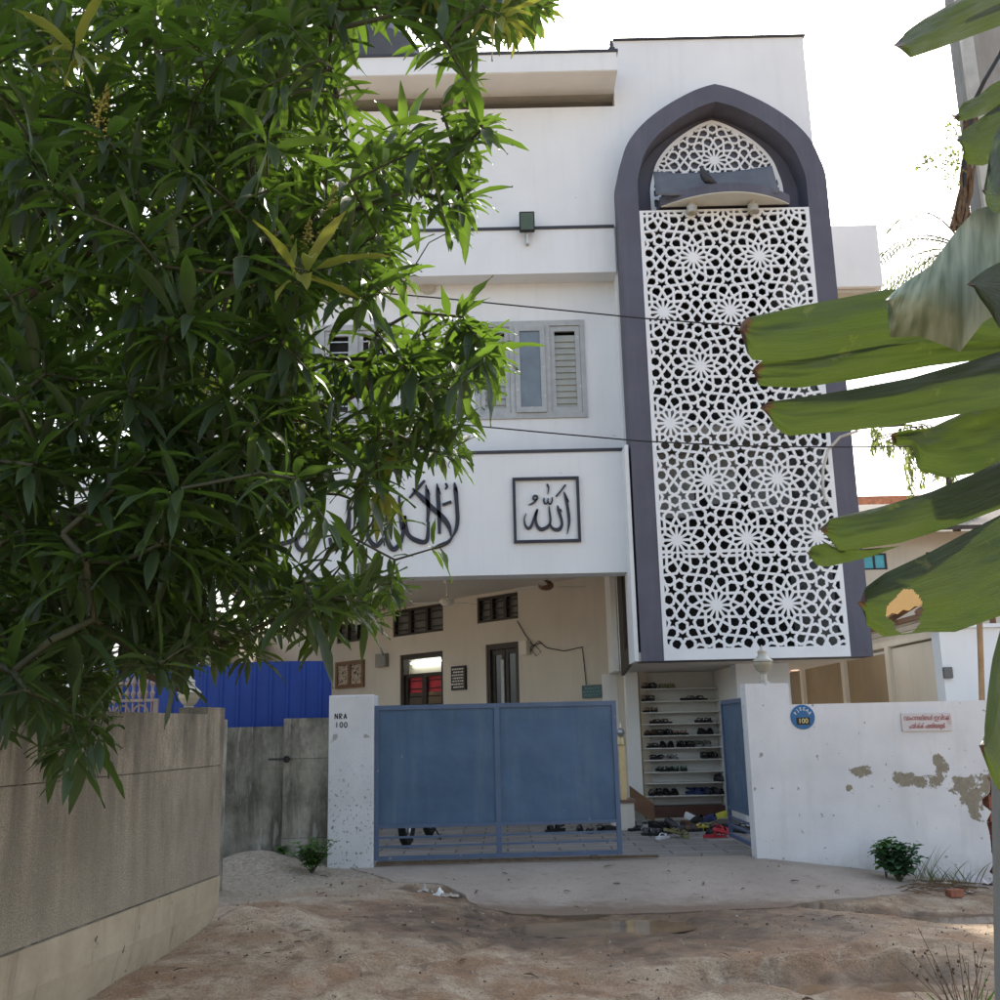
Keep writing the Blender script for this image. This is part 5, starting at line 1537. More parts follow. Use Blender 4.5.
# cables across the front, white hose
def cable(lab, pts, r):
    m = MB(); m.tube([at(*p) for p in pts], r, 6); tag(m.build('power_cable', CABLE, origin=at(*pts[0])), lab, 'cable', 'thin cables across the facade')
cable('upper thin black cable sagging across the facade above the louvred window', [(120,270,13.6),(240,281,13.6),(360,291,13.6),(450,299,13.6),(540,308,13.6),(640,318,13.6),(740,326,13.6),(900,338,13.6),(1100,350,13.6)], .011)
cable('lower thin black cable crossing the facade below the louvred window', [(200,396,13.6),(330,410,13.6),(465,425,13.6),(550,433,13.6),(640,441,13.6),(740,446,13.6),(830,447,13.6),(1000,446,13.6),(1100,440,13.6)], .010)
m = MB(); m.tube([at(x, y, 13.85) for x, y in ((858,431),(840,437),(828,450),(823,470),(823,490),(826,502))], .02, 8)
tag(m.build('white_hose', LAMPMETAL, origin=at(828, 450, 13.85)), 'thin white hose drooping over the right edge of the lattice', 'hose')
# ================================================================ vegetation
class Leaves:
    def __init__(s): s.v = []; s.f = []; s.mi = []
    def leaf(s, base, d, up, L, wd, droop, rnd, n=5, m=0, fold=.22, wave=.1):
        """one lanceolate leaf: base point, direction, approximate upper side, length, width, droop"""
        d = d.normalized(); sd_ = d.cross(up)
        if sd_.length < 1e-3: sd_ = d.orthogonal()
        sd_.normalize(); nn = sd_.cross(d).normalized()
        b = len(s.v); ph = rnd.uniform(0, 6.28); p = Vector(base); dir_ = d.copy(); st = L/n
        W_ = (.10, .74, 1.0, .86, .48, .03) if n == 5 else (.12, .95, .8, .03)
        for i in range(n+1):
            w_ = wd*W_[i]*.5
            lift = nn*(w_*fold*2)
            wv = nn*(wave*wd*math.sin(ph+i*2.1))
            s.v += [p-sd_*w_+lift+wv, p.copy(), p+sd_*w_+lift-wv]
            p = p+dir_*st
            dir_ = (dir_+Vector((0,0,-1))*droop/n).normalized()
            nn = sd_.cross(dir_).normalized()
        for i in range(n):
            a = b+3*i
            s.f += [(a, a+1, a+4, a+3), (a+1, a+2, a+5, a+4)]; s.mi += [m, m]
    def build(s, name, mats, parent=None, origin=None):
        m = MB(); m.v = s.v; m.f = s.f; m.mi = s.mi
        return m.build(name, mats, parent, origin, smooth=True)

def rdir(rnd):
    while True:
        v = Vector((rnd.uniform(-1,1), rnd.uniform(-1,1), rnd.uniform(-1,1)))
        if .05 < v.length < 1: return v.normalized()

# ---------------------------------------------------------------- mango tree
CROWN = [(-330,-300),(640,-260),(566,0),(540,14),(505,52),(486,30),(470,56),(500,100),(508,136),(474,160),(470,206),(462,238),(428,262),(400,288),(448,316),(474,312),(520,362),(500,384),(466,392),(466,440),(446,462),(420,478),(410,505),(448,535),(405,552),(385,598),(345,622),(325,645),(262,638),(208,668),(150,676),(112,696),(96,745),(60,765),(0,752),(-330,740)]
def in_crown(p):
    x, y = proj(p); return inside((x, y), CROWN)
rnd = random.Random(11)
mango = thing('mango_tree', 'large mango tree whose leafy boughs hang over the roadside wall at left', 'tree', (-4.6, 5.2, -.2))
limbs = []
def limb(pts, r0, r1):
    m_ = []
    pts = [Vector(p) for p in pts]
    n = len(pts)
    out = []
    for i in range(n-1):
        p0, p1, p2, p3 = pts[max(i-1,0)], pts[i], pts[i+1], pts[min(i+2,n-1)]
        for k in range(6):
            t = k/6; out.append(.5*(2*p1+(p2-p0)*t+(2*p0-5*p1+4*p2-p3)*t*t+(3*p1-p0-3*p2+p3)*t**3))
    out.append(pts[-1])
    k = len(out); rs = [r0+(r1-r0)*i/(k-1) for i in range(k)]
    return out, rs
LM = [limb([(-4.6,5.2,-.3),(-4.55,5.2,.6),(-4.45,5.15,1.3),(-4.35,5.1,1.9)], .24, .19),
      limb([(-4.35,5.1,1.9),(-3.6,5.3,2.25),(-2.9,5.35,2.42),(-2.2,5.3,2.62),(-1.5,5.1,2.85),(-.8,4.9,3.1),(-.3,4.8,3.3)], .12, .016),
      limb([(-4.35,5.1,1.9),(-3.8,5.2,3.0),(-3.2,5.5,4.0),(-2.7,5.8,4.6)], .09, .02),
      limb([(-4.35,5.1,1.9),(-4.3,5.6,3.2),(-3.8,6.2,4.6),(-3.2,6.4,5.8),(-2.6,6.4,6.8)], .13, .02),
      limb([(-3.6,5.3,2.25),(-3.1,4.5,2.2),(-2.6,4.0,2.1),(-2.1,3.7,1.95),(-1.7,3.5,1.75)], .06, .012),
      limb([(-2.9,5.35,2.42),(-2.3,6.0,2.7),(-1.7,6.6,3.1),(-1.2,7.0,3.6)], .06, .012),
      limb([(-3.2,5.5,4.0),(-2.4,5.0,3.75),(-1.8,4.6,3.85),(-1.2,4.5,3.6),(-.8,4.3,3.75)], .035, .008),
      limb([(-2.9,5.35,2.42),(-2.6,5.9,2.1),(-2.2,6.2,1.9),(-1.9,6.3,1.75)], .05, .012)]
m = MB(); m.tube(LM[0][0], LM[0][1], 14); m.build('trunk', BARK, mango, smooth=True)
nodes = []; 
for i, (pts, rs) in enumerate(LM[1:]):
    m = MB(); m.tube(pts, rs, 9); m.build('limb', BARK, mango, smooth=True)
    for p in pts: nodes.append([p.copy(), -1, 0])
# shoot tips fill the crown's volume
tips = []
GAPS = [(340,500,16,30),(418,515,30,42),(392,556,40,18),(312,560,30,16),(300,540,26,18),(145,688,30,20),(192,690,24,22),(382,36,34,20),(410,82,44,18),(420,110,30,20),(420,240,30,24),(330,332,34,26),(455,515,28,44),(300,548,30,20),(395,315,26,22),(80,500,30,26),(425,470,16,14),(352,470,14,12),(345,560,22,12)]
def sample(n, x0, x1, y0, y1, Y0, Y1, jitter=None):
    c = 0; g_ = 0
    while c < n and g_ < n*40:
        g_ += 1
        Y = rnd.uniform(Y0, Y1); p = at(rnd.uniform(x0, x1), rnd.uniform(y0, y1), Y)
        if not in_crown(p) or p.z < 1.0: continue
        if p.z < 1.85 and p.x < -2.28 and p.y > 4.2 and p.x > -2.62-.0: continue
        x_, y_ = proj(p)
        if x_ > 285 and 15 < y_ < 640 and rnd.random() < .52: continue
        if any(((x_-gx_)/rx_)**2+((y_-gy_)/ry_)**2 < 1 for gx_, gy_, rx_, ry_ in GAPS): continue
        tips.append(p); c += 1
NT = 1.0
sample(int(370*NT), -40, 330, -40, 700, 3.3, 5.0)
sample(int(400*NT), -80, 330, -60, 720, 4.6, 7.2)
sample(int(130*NT), 300, 560, -20, 620, 3.6, 5.4)
sample(int(95*NT), 250, 470, 200, 600, 3.8, 5.6)
sample(int(60*NT), 200, 450, -20, 250, 3.6, 5.4)
sample(int(110*NT), -20, 230, 420, 790, 3.4, 5.2)
sample(int(220*NT), -330, 600, -300, 0, 3.8, 7.0)
sample(int(110*NT), -330, 0, 0, 720, 3.2, 6.5)
sample(int(130*NT), -90, 150, 0, 620, 6.0, 8.5)
sample(int(300*NT), -120, 270, -160, 430, 6.6, 9.0)
sample(int(120*NT), -200, 300, -420, -20, 5.5, 9.0)
for px, py, Y in ((470,30,4.2),(520,10,4.3),(545,5,4.4),(440,105,4.0),(480,120,4.1),(455,150,4.1),(465,205,4.1),(440,200,4.2),(485,345,3.9),(470,330,3.9),(450,390,4.0),(440,430,4.1),(452,455,4.1),(445,545,4.1),(395,560,4.2),(390,590,4.2),(372,620,4.4),(320,640,4.4),(255,650,4.2),(220,645,4.0),(190,690,4.6),(175,665,4.6),(80,745,3.5),(70,770,3.5)):
    tips.append(at(px, py, Y))
import numpy as np
NP = [n_[0] for n_ in nodes]
arr = np.array([list(p) for p in NP]); 
parent_i = [-1]*len(NP); cnt_ = [0]*len(NP)
root_n = len(NP)
tp = np.array([list(p) for p in tips])
d0 = np.array([np.min(np.linalg.norm(arr-t_, axis=1)) for t_ in tp])
info = []
pts_list = [Vector(p) for p in arr]
buf = np.zeros((40000, 3)); buf[:len(arr)] = arr; nb = len(arr)
for ti in np.argsort(d0):
    t_ = tp[ti]
    dist = np.linalg.norm(buf[:nb]-t_, axis=1)
    j = int(np.argmin(dist)); a = Vector(buf[j]); b_ = Vector(t_); L = (b_-a).length
    k = max(1, int(L/.14)); prev = j; prevp = a
    bend = rdir(rnd)*L*.14
    for i in range(1, k+1):
        f = i/k; p = a.lerp(b_, f)+bend*math.sin(math.pi*f)+bend.yzx*.5*math.sin(2*math.pi*f); p.z += .10*L*math.sin(math.pi*f)
        if i < k: p += rdir(rnd)*.02
        buf[nb] = p; parent_i.append(prev); cnt_.append(0); prev = nb; nb += 1
    info.append((prev, (Vector(buf[prev])-Vector(buf[parent_i[prev]])).normalized() if parent_i[prev] >= 0 else Vector((0,0,1))))
for tip, _ in info:
    j = tip
    while j >= 0 and j >= root_n: cnt_[j] += 1; j = parent_i[j]
m = MB()
child_seen = set()
for j in range(root_n, nb):
    p = parent_i[j]; r1 = min(.013, .0021*math.sqrt(cnt_[j])+.001); r0 = min(.013, .0021*math.sqrt(max(cnt_[p], cnt_[j]) if p >= root_n else cnt_[j])+.001)
    m.tube([buf[p], buf[j]], [r0, r1], 5, cap=False)
m.build('twigs', TWIG, mango, smooth=True)
lv = Leaves(); ly = Leaves()
for tip, d in info:
    c = Vector(buf[tip]); out = (d*.8+Vector((rnd.uniform(-.3,.3), rnd.uniform(-.4,.2), rnd.uniform(-.2,.5)))).normalized()
    n = rnd.randint(9, 15); big = rnd.uniform(.8, 1.15)
    u = out.orthogonal().normalized(); w_ = out.cross(u)
    yel = rnd.random() < .012
    for i in range(n):
        a = 2.4*i+rnd.uniform(-.4,.4); f = i/n
        th = R(38+62*f+rnd.uniform(-12,12))
        dd = out*math.cos(th)+(u*math.cos(a)+w_*math.sin(a))*math.sin(th)
        dd.z -= .30 if proj(c)[0] < 270 else .12; dd.normalize()
        L = big*rnd.uniform(.14, .26); wd = L*rnd.uniform(.17, .235)
        base = c-out*(.09*f)+dd*.012
        end = base+dd*L*.85
        if not in_crown(end) and rnd.random() < .8 and base.z > 0:
            x_, y_ = proj(end)
            if x_ > 150 or y_ > 500: 
                L *= .6; wd *= .75
        upv = Vector((0,0,1))+rdir(rnd)*.35
        mx_, my_ = proj(base+dd*L*.6)
        if any(((mx_-gx_)/rx_)**2+((my_-gy_)/ry_)**2 < 1 for gx_, gy_, rx_, ry_ in GAPS) and rnd.random() < .72: continue
        (ly if yel else lv).leaf(base, dd, upv, L, wd, rnd.uniform(.3, 1.2) if dd.x < .2 else rnd.uniform(.15, .8), rnd)
crown = lv.build('crown', LEAF, mango)
ly.build('yellowing_leaves', LEAFY, mango)
# blossom sprays
m = MB()
for px, py, Y in ((270,265,3.9),(285,262,3.9),(305,250,4.0),(100,120,3.6),(290,300,4.0),(330,215,4.1)):
    b_ = at(px, py, Y)
    m.tube([b_+Vector((.02,.0,.16)), b_+Vector((.0,0,.05)), b_+Vector((-.02,0,-.08))], .003, 5)
    for k in range(150):
        f = rnd.random(); p = b_+Vector((.02-.04*f, 0, .13-.22*f))+rdir(rnd)*(.008+.07*f*rnd.random()); s_ = rnd.uniform(.0018,.0042)
        m.box(p.x-s_, p.x+s_, p.y-s_, p.y+s_, p.z-s_, p.z+s_)
m.build('blossom', FLOWER, mango)

# ---------------------------------------------------------------- banana plant
bana = thing('banana_plant', 'banana plant with wide torn leaves reaching in from the right edge', 'banana plant', (1.62, 2.35, -.4))
def smooth(pts, k=6):
    pts = [Vector(p) for p in pts]; n = len(pts); out = []
    for i in range(n-1):
        p0, p1, p2, p3 = pts[max(i-1,0)], pts[i], pts[i+1], pts[min(i+2,n-1)]
        for q in range(k):
            t = q/k; out.append(.5*(2*p1+(p2-p0)*t+(2*p0-5*p1+4*p2-p3)*t*t+(3*p1-p0-3*p2+p3)*t**3))
    return out+[pts[-1]]
def taper(m, pts, r0, r1, n=9):
    P_ = smooth(pts); k = len(P_); m.tube(P_, [r0+(r1-r0)*i/(k-1) for i in range(k)], n)
m = MB(); taper(m, [(1.66,2.45,-.5),(1.64,2.43,.6),(1.60,2.40,1.4),(1.56,2.36,2.0),(1.53,2.33,2.3)], .13, .05, 16)
for k in range(3): taper(m, [(1.63+.03*k,2.40,.2+.4*k),(1.60-.05*k+.04,2.36+.05*k,1.3+.2*k),(1.55-.03*k,2.33+.04*k,2.1+.1*k)], .10-.01*k, .03, 12)
m.build('stem', BSTEM, bana, smooth=True)
MR = [at(1046, y_, 1.90) for y_ in (140, 240, 330, 420, 510, 590, 640)]
m = MB(); taper(m, [(1.54,2.33,2.2),(1.47,2.22,2.75),(1.34,2.05,3.02),MR[0]+Vector((.06,.03,.06))]+MR[:1], .034, .020)
taper(m, MR, .020, .005)
TB = at(1056, -32, 1.87)
taper(m, [(1.54,2.33,2.2),(1.56,2.25,2.8),(1.48,2.08,3.25),(1.30,1.93,3.32),TB,at(960, 18, 1.80)], .032, .004)
m.build('midrib', BSTEM, bana, smooth=True)
def resample(pts, n):
    P_ = [Vector((a, b, 0)) for a, b in pts]; L = [0]
    for i in range(1, len(P_)): L.append(L[-1]+(P_[i]-P_[i-1]).length)
    out = []
    for k in range(n):
        t = L[-1]*k/(n-1); i = 1
        while i < len(L)-1 and L[i] < t: i += 1
        f = (t-L[i-1])/max(1e-6, L[i]-L[i-1]); out.append(P_[i-1].lerp(P_[i], f))
    return out
def lobe(top, bot, Yt, Yb, belly=.03, n=40, m_=26, hole=None, mat=None):
    rs_ = random.Random(int(top[0][0]*7+top[0][1])); slits = []

    """one torn strip of leaf: its upper and lower edge run from the tip to the midrib; Yt/Yb = (tip, midrib) distances"""
    T_, B_ = resample(top, n), resample(bot, n); vs = []; uvs = []
    for i in range(n):
        f = i/(n-1)
        for j in range(m_+1):
            g_ = j/m_; p = T_[i].lerp(B_[i], g_)
            Y = (Yt[0]+(Yt[1]-Yt[0])*f)*(1-g_)+(Yb[0]+(Yb[1]-Yb[0])*f)*g_ - .45*belly*math.sin(math.pi*g_)+.005*math.sin(f*9+g_*4)+.010*(fbm(f*2.5+top[0][0]*.1, g_*2.2, 1.0))
            if f < .12: p = p+Vector((7*(.12-f)/.12*(fbm(g_*6+top[0][1]*.3, 1.7, 1.3)), 0, 0))
            vs.append(at(p.x, p.y, Y)); uvs.append((f, g_))
    fs = []
    for i in range(n-1):
        for j in range(m_):
            if any(j == q_ and e0 < i/(n-1) < e1 for q_, e0, e1 in slits): continue
            c = (T_[i].lerp(B_[i], (j+.5)/m_)+T_[i+1].lerp(B_[i+1], (j+.5)/m_))/2
            if hole and ((c.x-hole[0])/hole[2])**2+((c.y-hole[1])/hole[3])**2 < 1+.5*fbm(c.x*.05, c.y*.05, 1): continue
            fs.append((i*(m_+1)+j, i*(m_+1)+j+1, (i+1)*(m_+1)+j+1, (i+1)*(m_+1)+j))
    mb = MB(); mb.add(vs, fs)
    o = mb.build('leaf_blade', mat or BANANA, bana, smooth=True)
    uvl = o.data.uv_layers.new(name='UVMap')
    for lp in o.data.loops: uvl.data[lp.index].uv = uvs[lp.vertex_index]
    return o
lobe([(743,330),(746,318),(800,306),(888,289),(960,292),(1045,300)], [(743,330),(749,360),(800,362),(870,350),(950,337),(1045,345)], (1.80,1.92), (1.84,1.90), .03)
lobe([(753,370),(760,360),(830,352),(900,341),(960,330),(1045,326)], [(753,370),(757,386),(800,388),(858,379),(930,366),(1045,352)], (1.84,1.95), (1.86,1.95), .02)
lobe([(763,408),(768,402),(830,393),(910,378),(970,361),(1050,335)], [(763,408),(772,425),(786,436),(850,431),(905,424),(1050,398)], (1.82,1.91), (1.84,1.90), .03)
lobe([(892,436),(900,431),(930,428),(960,414),(1000,403),(1045,395)], [(892,436),(893,446),(912,446),(918,470),(945,478),(1045,462)], (1.95,1.95), (1.97,1.93), .02)
lobe([(822,530),(828,519),(880,507),(930,492),(975,473),(1045,440)], [(822,530),(838,551),(836,552),(900,543),(960,524),(1045,492)], (1.78,1.88), (1.80,1.88), .03)
lobe([(808,552),(812,546),(826,543),(836,545),(838,549),(842,551)], [(808,552),(816,565),(826,567),(840,564),(870,557),(900,546)], (1.80,1.82), (1.82,1.84), .012, 14, 5)
lobe([(861,602),(864,588),(885,573),(930,552),(975,528),(1045,492)], [(861,602),(866,625),(884,637),(925,632),(955,632),(1045,600)], (1.74,1.86), (1.78,1.86), .05, 110, 56, (905,610,19,22))
lobe([(887,300),(902,284),(930,266),(955,232),(975,210),(1040,190)], [(887,300),(890,338),(920,336),(960,352),(985,320),(1045,300)], (1.62,1.80), (1.66,1.86), .05, 30, 12, None, SHEENLEAF)
lobe([(972,285),(976,276),(988,268),(1000,262),(1020,255),(1045,250)], [(972,285),(978,296),(990,312),(1000,330),(1020,328),(1045,320)], (1.60,1.72), (1.62,1.74), .02, 14, 6)
lobe([(896,46),(902,34),(925,18),(950,4),(985,-18),(1060,-60)], [(896,46),(910,58),(940,48),(975,35),(1000,26),(1060,-5)], (1.70,1.85), (1.72,1.88), .05, mat=BANSHADE)
lobe([(955,116),(960,104),(978,96),(992,84),(1010,76),(1045,66)], [(955,116),(958,122),(975,118),(990,112),(1010,104),(1045,98)], (1.80,1.88), (1.82,1.90), .02, 14, 6, mat=BANSHADE)
lobe([(956,139),(962,131),(978,120),(1000,104),(1015,98),(1045,86)], [(956,139),(963,146),(965,164),(985,166),(1010,150),(1045,140)], (1.82,1.88), (1.84,1.90), .03, 16, 6, mat=BANSHADE)
lobe([(984,190),(986,178),(990,150),(996,132),(1004,120),(1020,100)], [(984,190),(986,204),(992,212),(1000,214),(1010,206),(1030,200)], (1.66,1.74), (1.66,1.74), .02, 14, 6)
lobe([(983,745),(985,720),(988,690),(992,660),(1000,630),(1015,600)], [(983,745),(990,775),(1000,795),(1012,780),(1025,720),(1040,620)], (1.70,1.84), (1.72,1.86), .04, 18, 6)

# the other half of the same leaves, beyond the edge of the photograph
for k, (y0, y1, w_) in enumerate(((110,170,150),(175,250,220),(255,325,255),(330,400,250),(405,480,255),(485,545,225),(550,610,190))):
    lobe([(1046+w_,y0+95),(1046+w_*.7,y0+52),(1046+w_*.3,y0+15),(1045,y0)], [(1046+w_,y0+95),(1046+w_*.9,y1+70),(1046+w_*.4,y1+28),(1045,y1)], (1.86,1.90), (1.90,1.90), .03, 24, 10)
lobe([(905,50),(960,20),(1010,0),(1060,-36)], [(930,62),(980,75),(1040,60),(1100,-10)], (1.88,1.90), (1.95,1.95), .03, 18, 8, mat=BANSHADE) if False else None
# concrete post at the right edge, stick
q = at(989.5, 940, 4.6)
m = MB(); a_, b_ = at(994.5, 1040, 4.76), at(990, 760, 4.76); a_.y = b_.y = 4.6
m.bar(a_+Vector((.08,.08,0)), b_+Vector((.08,.08,0)), .16, .16)
tag(m.build('concrete_post', PC, origin=(q.x+.08, 4.68, -.4), bevel=.01), 'grey concrete post at the right edge beside the dry weeds', 'post')
m = MB(); m.tube([at(979, 605, 12.6), at(981, 660, 12.6), at(983, 730, 12.6)]+[Vector((at(984, 760, 12.6).x, 12.6, -.2))], .035, 7)
tag(m.build('wooden_stick', plain('bare_stick', (.30,.19,.10), .8, .2, 9), origin=at(983, 730, 12.6)), 'upright brown stick behind the boundary wall beside the hanging banana leaf', 'stick')

# ---------------------------------------------------------------- far trees
def palm(name, lab, base, top, nf, L, seed, mat):
    rn = random.Random(seed); t = thing(name, lab, 'palm tree', base)
    m = MB(); m.tube([base, Vector(base).lerp(Vector(top), .5)+Vector((.2,0,0)), top], [.22,.16,.12], 10); m.build('trunk', BARK, t, smooth=True)
    lf = Leaves(); m = MB()
    for k in range(nf):
        a = 6.28*k/nf+rn.uniform(-.2,.2); el = rn.uniform(.1,.9); d = Vector((math.cos(a)*math.cos(el), math.sin(a)*math.cos(el), math.sin(el)))
        p = Vector(top); pts = [p.copy()]
        for i in range(14):
            d = (d+Vector((0,0,-.13))).normalized(); p = p+d*(L/14); pts.append(p.copy())
            if i > 1:
                s_ = d.cross(Vector((0,0,1))).normalized()
                for sg in (-1, 1):
                    for e in (0, .5):
                        lf.leaf(p-d*(L/14)*e, s_*sg*.8+d*.6+Vector((0,0,-.25)), Vector((0,0,1)), L*.22*math.sin(math.pi*(i+1.5)/17)+.1, .06, .8, rn, 3, fold=.1)
        m.tube(pts, [.035*(1-i/16) for i in range(len(pts))], 5)
    m.build('fronds', TWIG, t); lf.build('crown', mat, t)
q = at(968, 252, 30)
palm('coconut_palm', 'coconut palm whose frond shows against the sky right of the arch', (q.x, 30, 0), (q.x, 30, q.z), 17, 4.4, 4, PALM)
q = at(925, 420, 27)
t = thing('hanging_leaf_tree', 'yellow green tree with drooping sprays in front of the pale sky behind the banana leaves', 'tree', (q.x+.8, 27, 0))
m = MB(); m.tube([(q.x+.8,27,0),(q.x+.6,27,4),(q.x+.4,27,q.z-.5)], [.2,.15,.06], 10)
rn = random.Random(8); lf = Leaves()
for k in range(26):
    a = at(rn.uniform(872, 948), rn.uniform(425, 448), 27+rn.uniform(-1,1))
    p = a.copy(); m.tube([(q.x+.4,27,q.z-.5), (Vector((q.x+.4,27,q.z-.5))+a)/2+Vector((0,0,.2)), a], .02, 5)
    ln = rn.randint(5, 14) if a.x > at(905, 430, 27).x else rn.randint(2, 6)
    for i in range(ln):
        for j in range(5): lf.leaf(p+rdir(rn)*.07, Vector((rn.uniform(-1,1), rn.uniform(-1,1), -1.0)), Vector((0,0,1)), rn.uniform(.15,.3), .06, .8, rn, 3)
        p = p+Vector((rn.uniform(-.03,.03), 0, -.11))
m.build('trunk', BARK, t, smooth=True); lf.build('crown', FARLEAF, t)

# ---------------------------------------------------------------- weeds, litter
def ground_at(px, py):
    z = -.1
    for _ in range(10):
        q = atz(px, py, z); z = terrain(q.x, q.y)
    return Vector((q.x, q.y, z))
def weed(name, lab, c, n, h, spread, mat, L, wr, seed, cat='weed', rows=5):
    rn = random.Random(seed); t = thing(name, lab, cat, c); m = MB(); lf = Leaves()
    for k in range(n):
        a = rn.uniform(0, 6.28); e = Vector((math.cos(a)*spread*rn.random(), math.sin(a)*spread*rn.random()*.6, h*rn.uniform(.5,1)))
        tip = Vector(c)+e; mid = Vector(c)+e*.5+Vector((0,0,.06*h)); m.tube([c, mid, tip], [.006,.004,.002], 5)
        for i in range(rows):
            f = .35+.65*i/(rows-1); p = Vector(c).lerp(tip, f)+Vector((0,0,.06*h*math.sin(math.pi*f)))
            for j in range(3):
                b_ = rn.uniform(0, 6.28); l_ = L*rn.uniform(.7,1.25)
                lf.leaf(p, Vector((math.cos(b_), math.sin(b_), rn.uniform(-.1,.6))), Vector((0,0,1)), l_, l_*wr, .7, rn, 5, fold=.12)
    m.build('stems', TWIG, t); lf.build('leaves', mat, t); return t
c = ground_at(312, 874)
weed('weed_clump', 'bright green weed clump at the foot of the concrete pillar', c, 22, .34, .26, WEED, .075, .55, 3)
c = ground_at(284, 870)
weed('weed_clump', 'small low weed left of the bright green clump', c, 7, .09, .10, WEED, .05, .5, 5)
c = ground_at(900, 884)
weed('broad_leaved_weed', 'dark green broad leaved weed growing against the white boundary wall', c, 26, .42, .25, WEEDD, .10, .85, 6)
c2 = c+Vector((-.09, .12, 0))
weed('tall_weed', 'taller thin weed stem rising behind the broad leaved weed', c2, 3, .66, .06, WEED, .11, .8, 12, rows=6)
def grass(lab, c, n, h, spread, mat, seed, wd=.010):
    rn = random.Random(seed); lf = Leaves()
    for k in range(n):
        a = rn.uniform(0, 6.28); b_ = Vector(c)+Vector((rn.uniform(-1,1)*spread, rn.uniform(-.5,.5)*spread, -.01))
        lf.leaf(b_, Vector((math.cos(a)*.45, math.sin(a)*.45, 1)), Vector((math.cos(a+1.5), math.sin(a+1.5), .1)), h*rn.uniform(.5,1.1), wd, rn.uniform(.3,1.2), rn, 5, fold=.2, wave=.02)
    tag(lf.build('grass_tuft', mat, origin=tuple(c)), lab, 'grass')
grass('sparse grass tuft at the foot of the boundary wall beside the rubbish', ground_at(945, 886), 44, .34, .30, GRASS, 3)
grass('thin tall grass between the broad weed and the rubbish', ground_at(925, 884), 10, .48, .16, GRASS, 8, .007)
c = Vector((atz(972, 1010, -.42).x, atz(972, 1010, -.42).y, -.42)) if False else None
# near weeds at the lower right corner
gx = at(965, 1030, 5.6)
c = Vector((gx.x, 5.6, terrain(gx.x, 5.6)))
grass('fresh green grass blades in the lower right corner', at(972, 1040, 5.6), 22, .34, .07, WEED, 14, .016)
rn = random.Random(17)
t = thing('dry_weed', 'dead brown weed with round seed heads in the lower right corner', 'weed', (c.x, 5.6, c.z)); m = MB(); sd2 = MB()
b0_ = at(972, 1045, 5.6)
for px, py in ((910,950),(905,985),(918,928),(925,952),(933,960),(940,975),(948,962),(958,945),(962,955),(968,962),(973,942),(978,955),(985,948),(990,972),(952,984),(931,990),(962,985),(945,945),(922,975),(983,965),(900,962),(988,990)):
    tip = at(px, py, 5.6+rn.uniform(-.15,.15)); mid = (b0_+tip)/2+Vector((rn.uniform(-.03,.03),0,.02))
    m.tube([b0_+Vector((rn.uniform(-.06,.06),rn.uniform(-.05,.05),-.05)), mid, tip], [.0035,.0025,.0015], 5)
    for k in range(rn.randint(1,3)):
        p = tip.lerp(mid, rn.uniform(0,.5))+rdir(rn)*.012; s_ = rn.uniform(.003,.008)
        sd2.lathe([(s_*.4,-s_),(s_,-.3*s_),(s_*.9,.4*s_),(s_*.3,s_)], p, 7)
m.build('stems', DRY, t); sd2.build('seed_heads', plain('brown_seed_head', (.09,.055,.035), .9), t)

def crumple(name, lab, cat, c, s_, mat, seed, flat=.6):
    rn = random.Random(seed); m = MB(); n = 7
    for j in range(n):
        for i in range(n):
            p = Vector(((i/(n-1)-.5)*s_, (j/(n-1)-.5)*s_*.8, 0)); p += Vector((rn.uniform(-1,1)*s_*.07, rn.uniform(-1,1)*s_*.07, abs(rn.gauss(0, .3))*s_*flat*(1-2*abs(i/(n-1)-.5)*.7)+.008)); m.v.append(Vector(c)+p)
    for j in range(n-1):
        for i in range(n-1): m.f.append([j*n+i, j*n+i+1, (j+1)*n+i+1, (j+1)*n+i]); m.mi.append(0)
    tag(m.build(name, mat, origin=tuple(c)), lab, cat)
crumple('paper_scrap', 'crumpled white paper lying in the damp hollow before the gate', 'litter', ground_at(439, 891), .17, PAPER, 1, 1.0)
crumple('paper_scrap', 'dirty grey paper scrap just left of the white crumpled paper', 'litter', ground_at(425, 890), .14, plain('dirty_paper', (.40,.38,.35), .85, .2, 9), 2, .7)
crumple('paper_scrap', 'flattened tan wrapper just right of the white crumpled paper', 'litter', ground_at(450, 897), .16, plain('tan_wrapper', (.34,.29,.24), .8, .2, 9), 3, .4)
crumple('plastic_bag', 'torn pale plastic bag on the rubbish at the foot of the boundary wall', 'litter', ground_at(978, 884), .34, plain('pale_plastic', (.55,.50,.50), .5, .15, 9), 4, .5)
crumple('plastic_bag', 'black plastic bag behind the torn pale bag', 'litter', ground_at(981, 873), .28, BLACK, 5, .5)
crumple('paper_scrap', 'small white scrap in front of the torn pale bag', 'litter', ground_at(968, 894), .11, PAPER, 6, .5)
crumple('paper_scrap', 'crushed cream wrapper among the dry stalks by the brick', 'litter', ground_at(947, 886), .20, plain('cream_wrapper', (.48,.41,.33), .7, .2, 9), 7, .6)
q = ground_at(955, 897)
m = MB(); m.box(-.075,.075,-.05,.05,0,.075, M=Matrix.Translation(q) @ Matrix.Rotation(.25, 4, 'Z')); tag(m.build('brick', BRICK, origin=tuple(q), bevel=.008), 'loose red brick lying among the rubbish by the boundary wall', 'brick')
m = MB(); rn = random.Random(30)
for k in range(34):
    p = ground_at(rn.uniform(905, 965), rn.uniform(884, 896)); a = rn.uniform(-.5,.5); l_ = rn.uniform(.1,.35)
    m.tube([p+Vector((-math.cos(a)*l_, math.sin(a)*l_, .012)), p+Vector((0,0,.03+rn.random()*.03)), p+Vector((math.cos(a)*l_, -math.sin(a)*l_*.6, .02))], .005, 5)
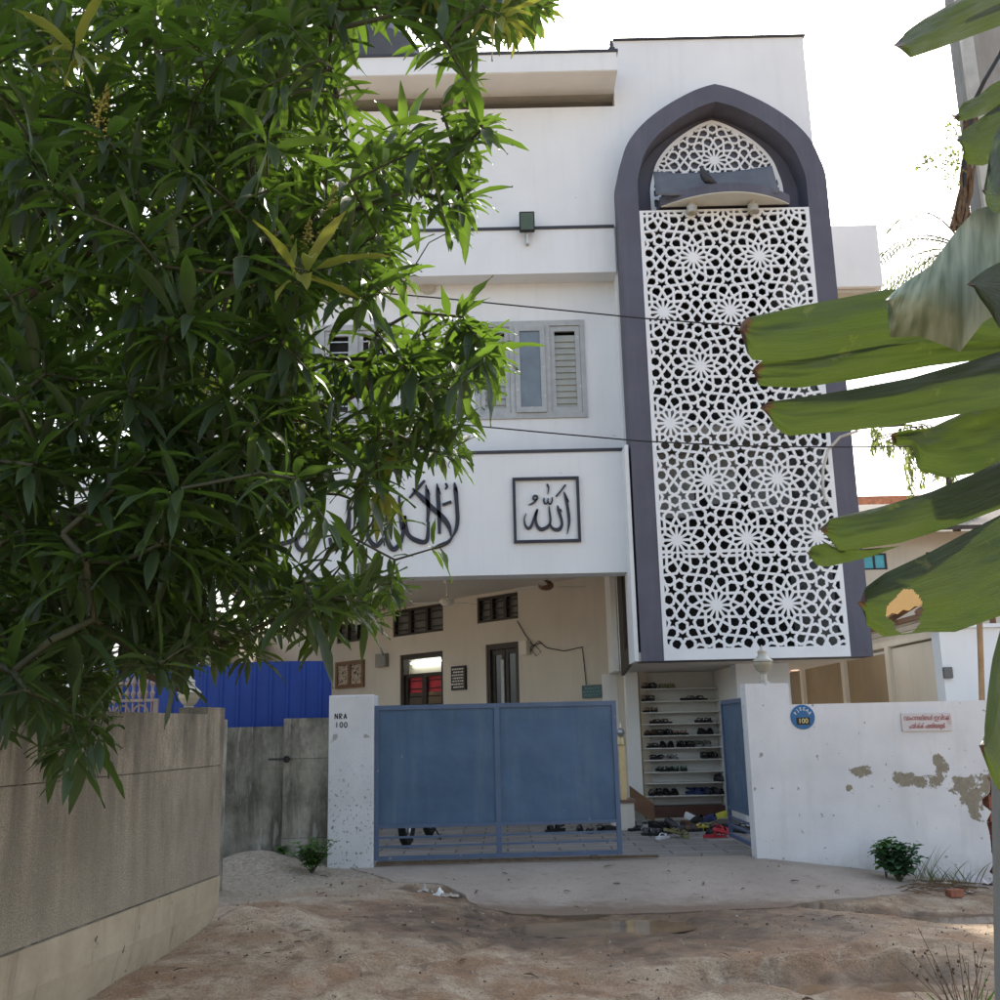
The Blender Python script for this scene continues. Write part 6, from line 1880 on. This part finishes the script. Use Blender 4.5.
tag(m.build('dry_stalks', DRY, origin=tuple(ground_at(935, 890))), 'bundle of dry brown stalks lying beside the brick', 'stalks')
# fallen leaves
lfm = Leaves(); rn = random.Random(52)
for k in range(60):
    x = rn.uniform(-2.3, 5.0); y = 6.6+5.1*rn.random()
    z = apron_h(x, y) if inside((x, y), poly) else terrain(x, y)
    if any(math.hypot((x-bx)/a, (y-by)/b) < 1.1 for bx, by, zp, a, b in BAS[:3]): continue
    a_ = rn.uniform(0, 6.28); lfm.leaf(Vector((x, y, z+.012)), Vector((math.cos(a_), math.sin(a_), rn.uniform(.0,.25))), Vector((0,0,1)), rn.uniform(.05,.13), rn.uniform(.014,.03), rn.uniform(.2,.9), rn, 5, fold=.4)
tag(lfm.build('fallen_leaves', leaf_mat('dead_leaf', (.09,.055,.03), (.22,.15,.08), (.1,.06,.03), .15, .7)), 'dead brown leaves scattered over the lane and the apron', 'leaves', kind='stuff')
# loose stones and clods over the lane
m = MB(); rn = random.Random(40)
for k in range(4200):
    x = rn.uniform(-2.4, 5.2); y = 6.5+5.2*rn.random()**.8
    if inside((x, y), poly): 
        if rn.random() < .85: continue
    s_ = .003+.013*rn.random()**5
    if any(math.hypot((x-bx)/a, (y-by)/b) < 1.15 for bx, by, zp, a, b in BAS[:3]): continue
    z = terrain(x, y) if not inside((x, y), poly) else apron_h(x, y)
    q = rdir(rn); b = len(m.v)
    A_ = Matrix.Rotation(rn.uniform(0,6.28), 3, q)
    for v in ((1,0,0),(-1,0,0),(0,1,0),(0,-1,0),(0,0,.7),(0,0,-.7)): m.v.append(Vector((x,y,z+s_*.25))+(A_ @ Vector(v))*s_*rn.uniform(.7,1.2))
    for f in ((0,2,4),(2,1,4),(1,3,4),(3,0,4),(2,0,5),(1,2,5),(3,1,5),(0,3,5)): m.f.append([b+i for i in f]); m.mi.append(0)
GRAVM = N('small_stones'); _g = GRAVM.n.new('ShaderNodeNewGeometry')
GRAVM.set(GRAVM.ramp(_g.outputs['Random Per Island'], [(0, (.09,.065,.05)), (.5, (.27,.21,.16)), (1, (.46,.42,.37))]), .95, .2)
tag(m.build('gravel', GRAVM.m), 'loose pebbles and clods scattered over the dirt lane', 'gravel', kind='stuff')
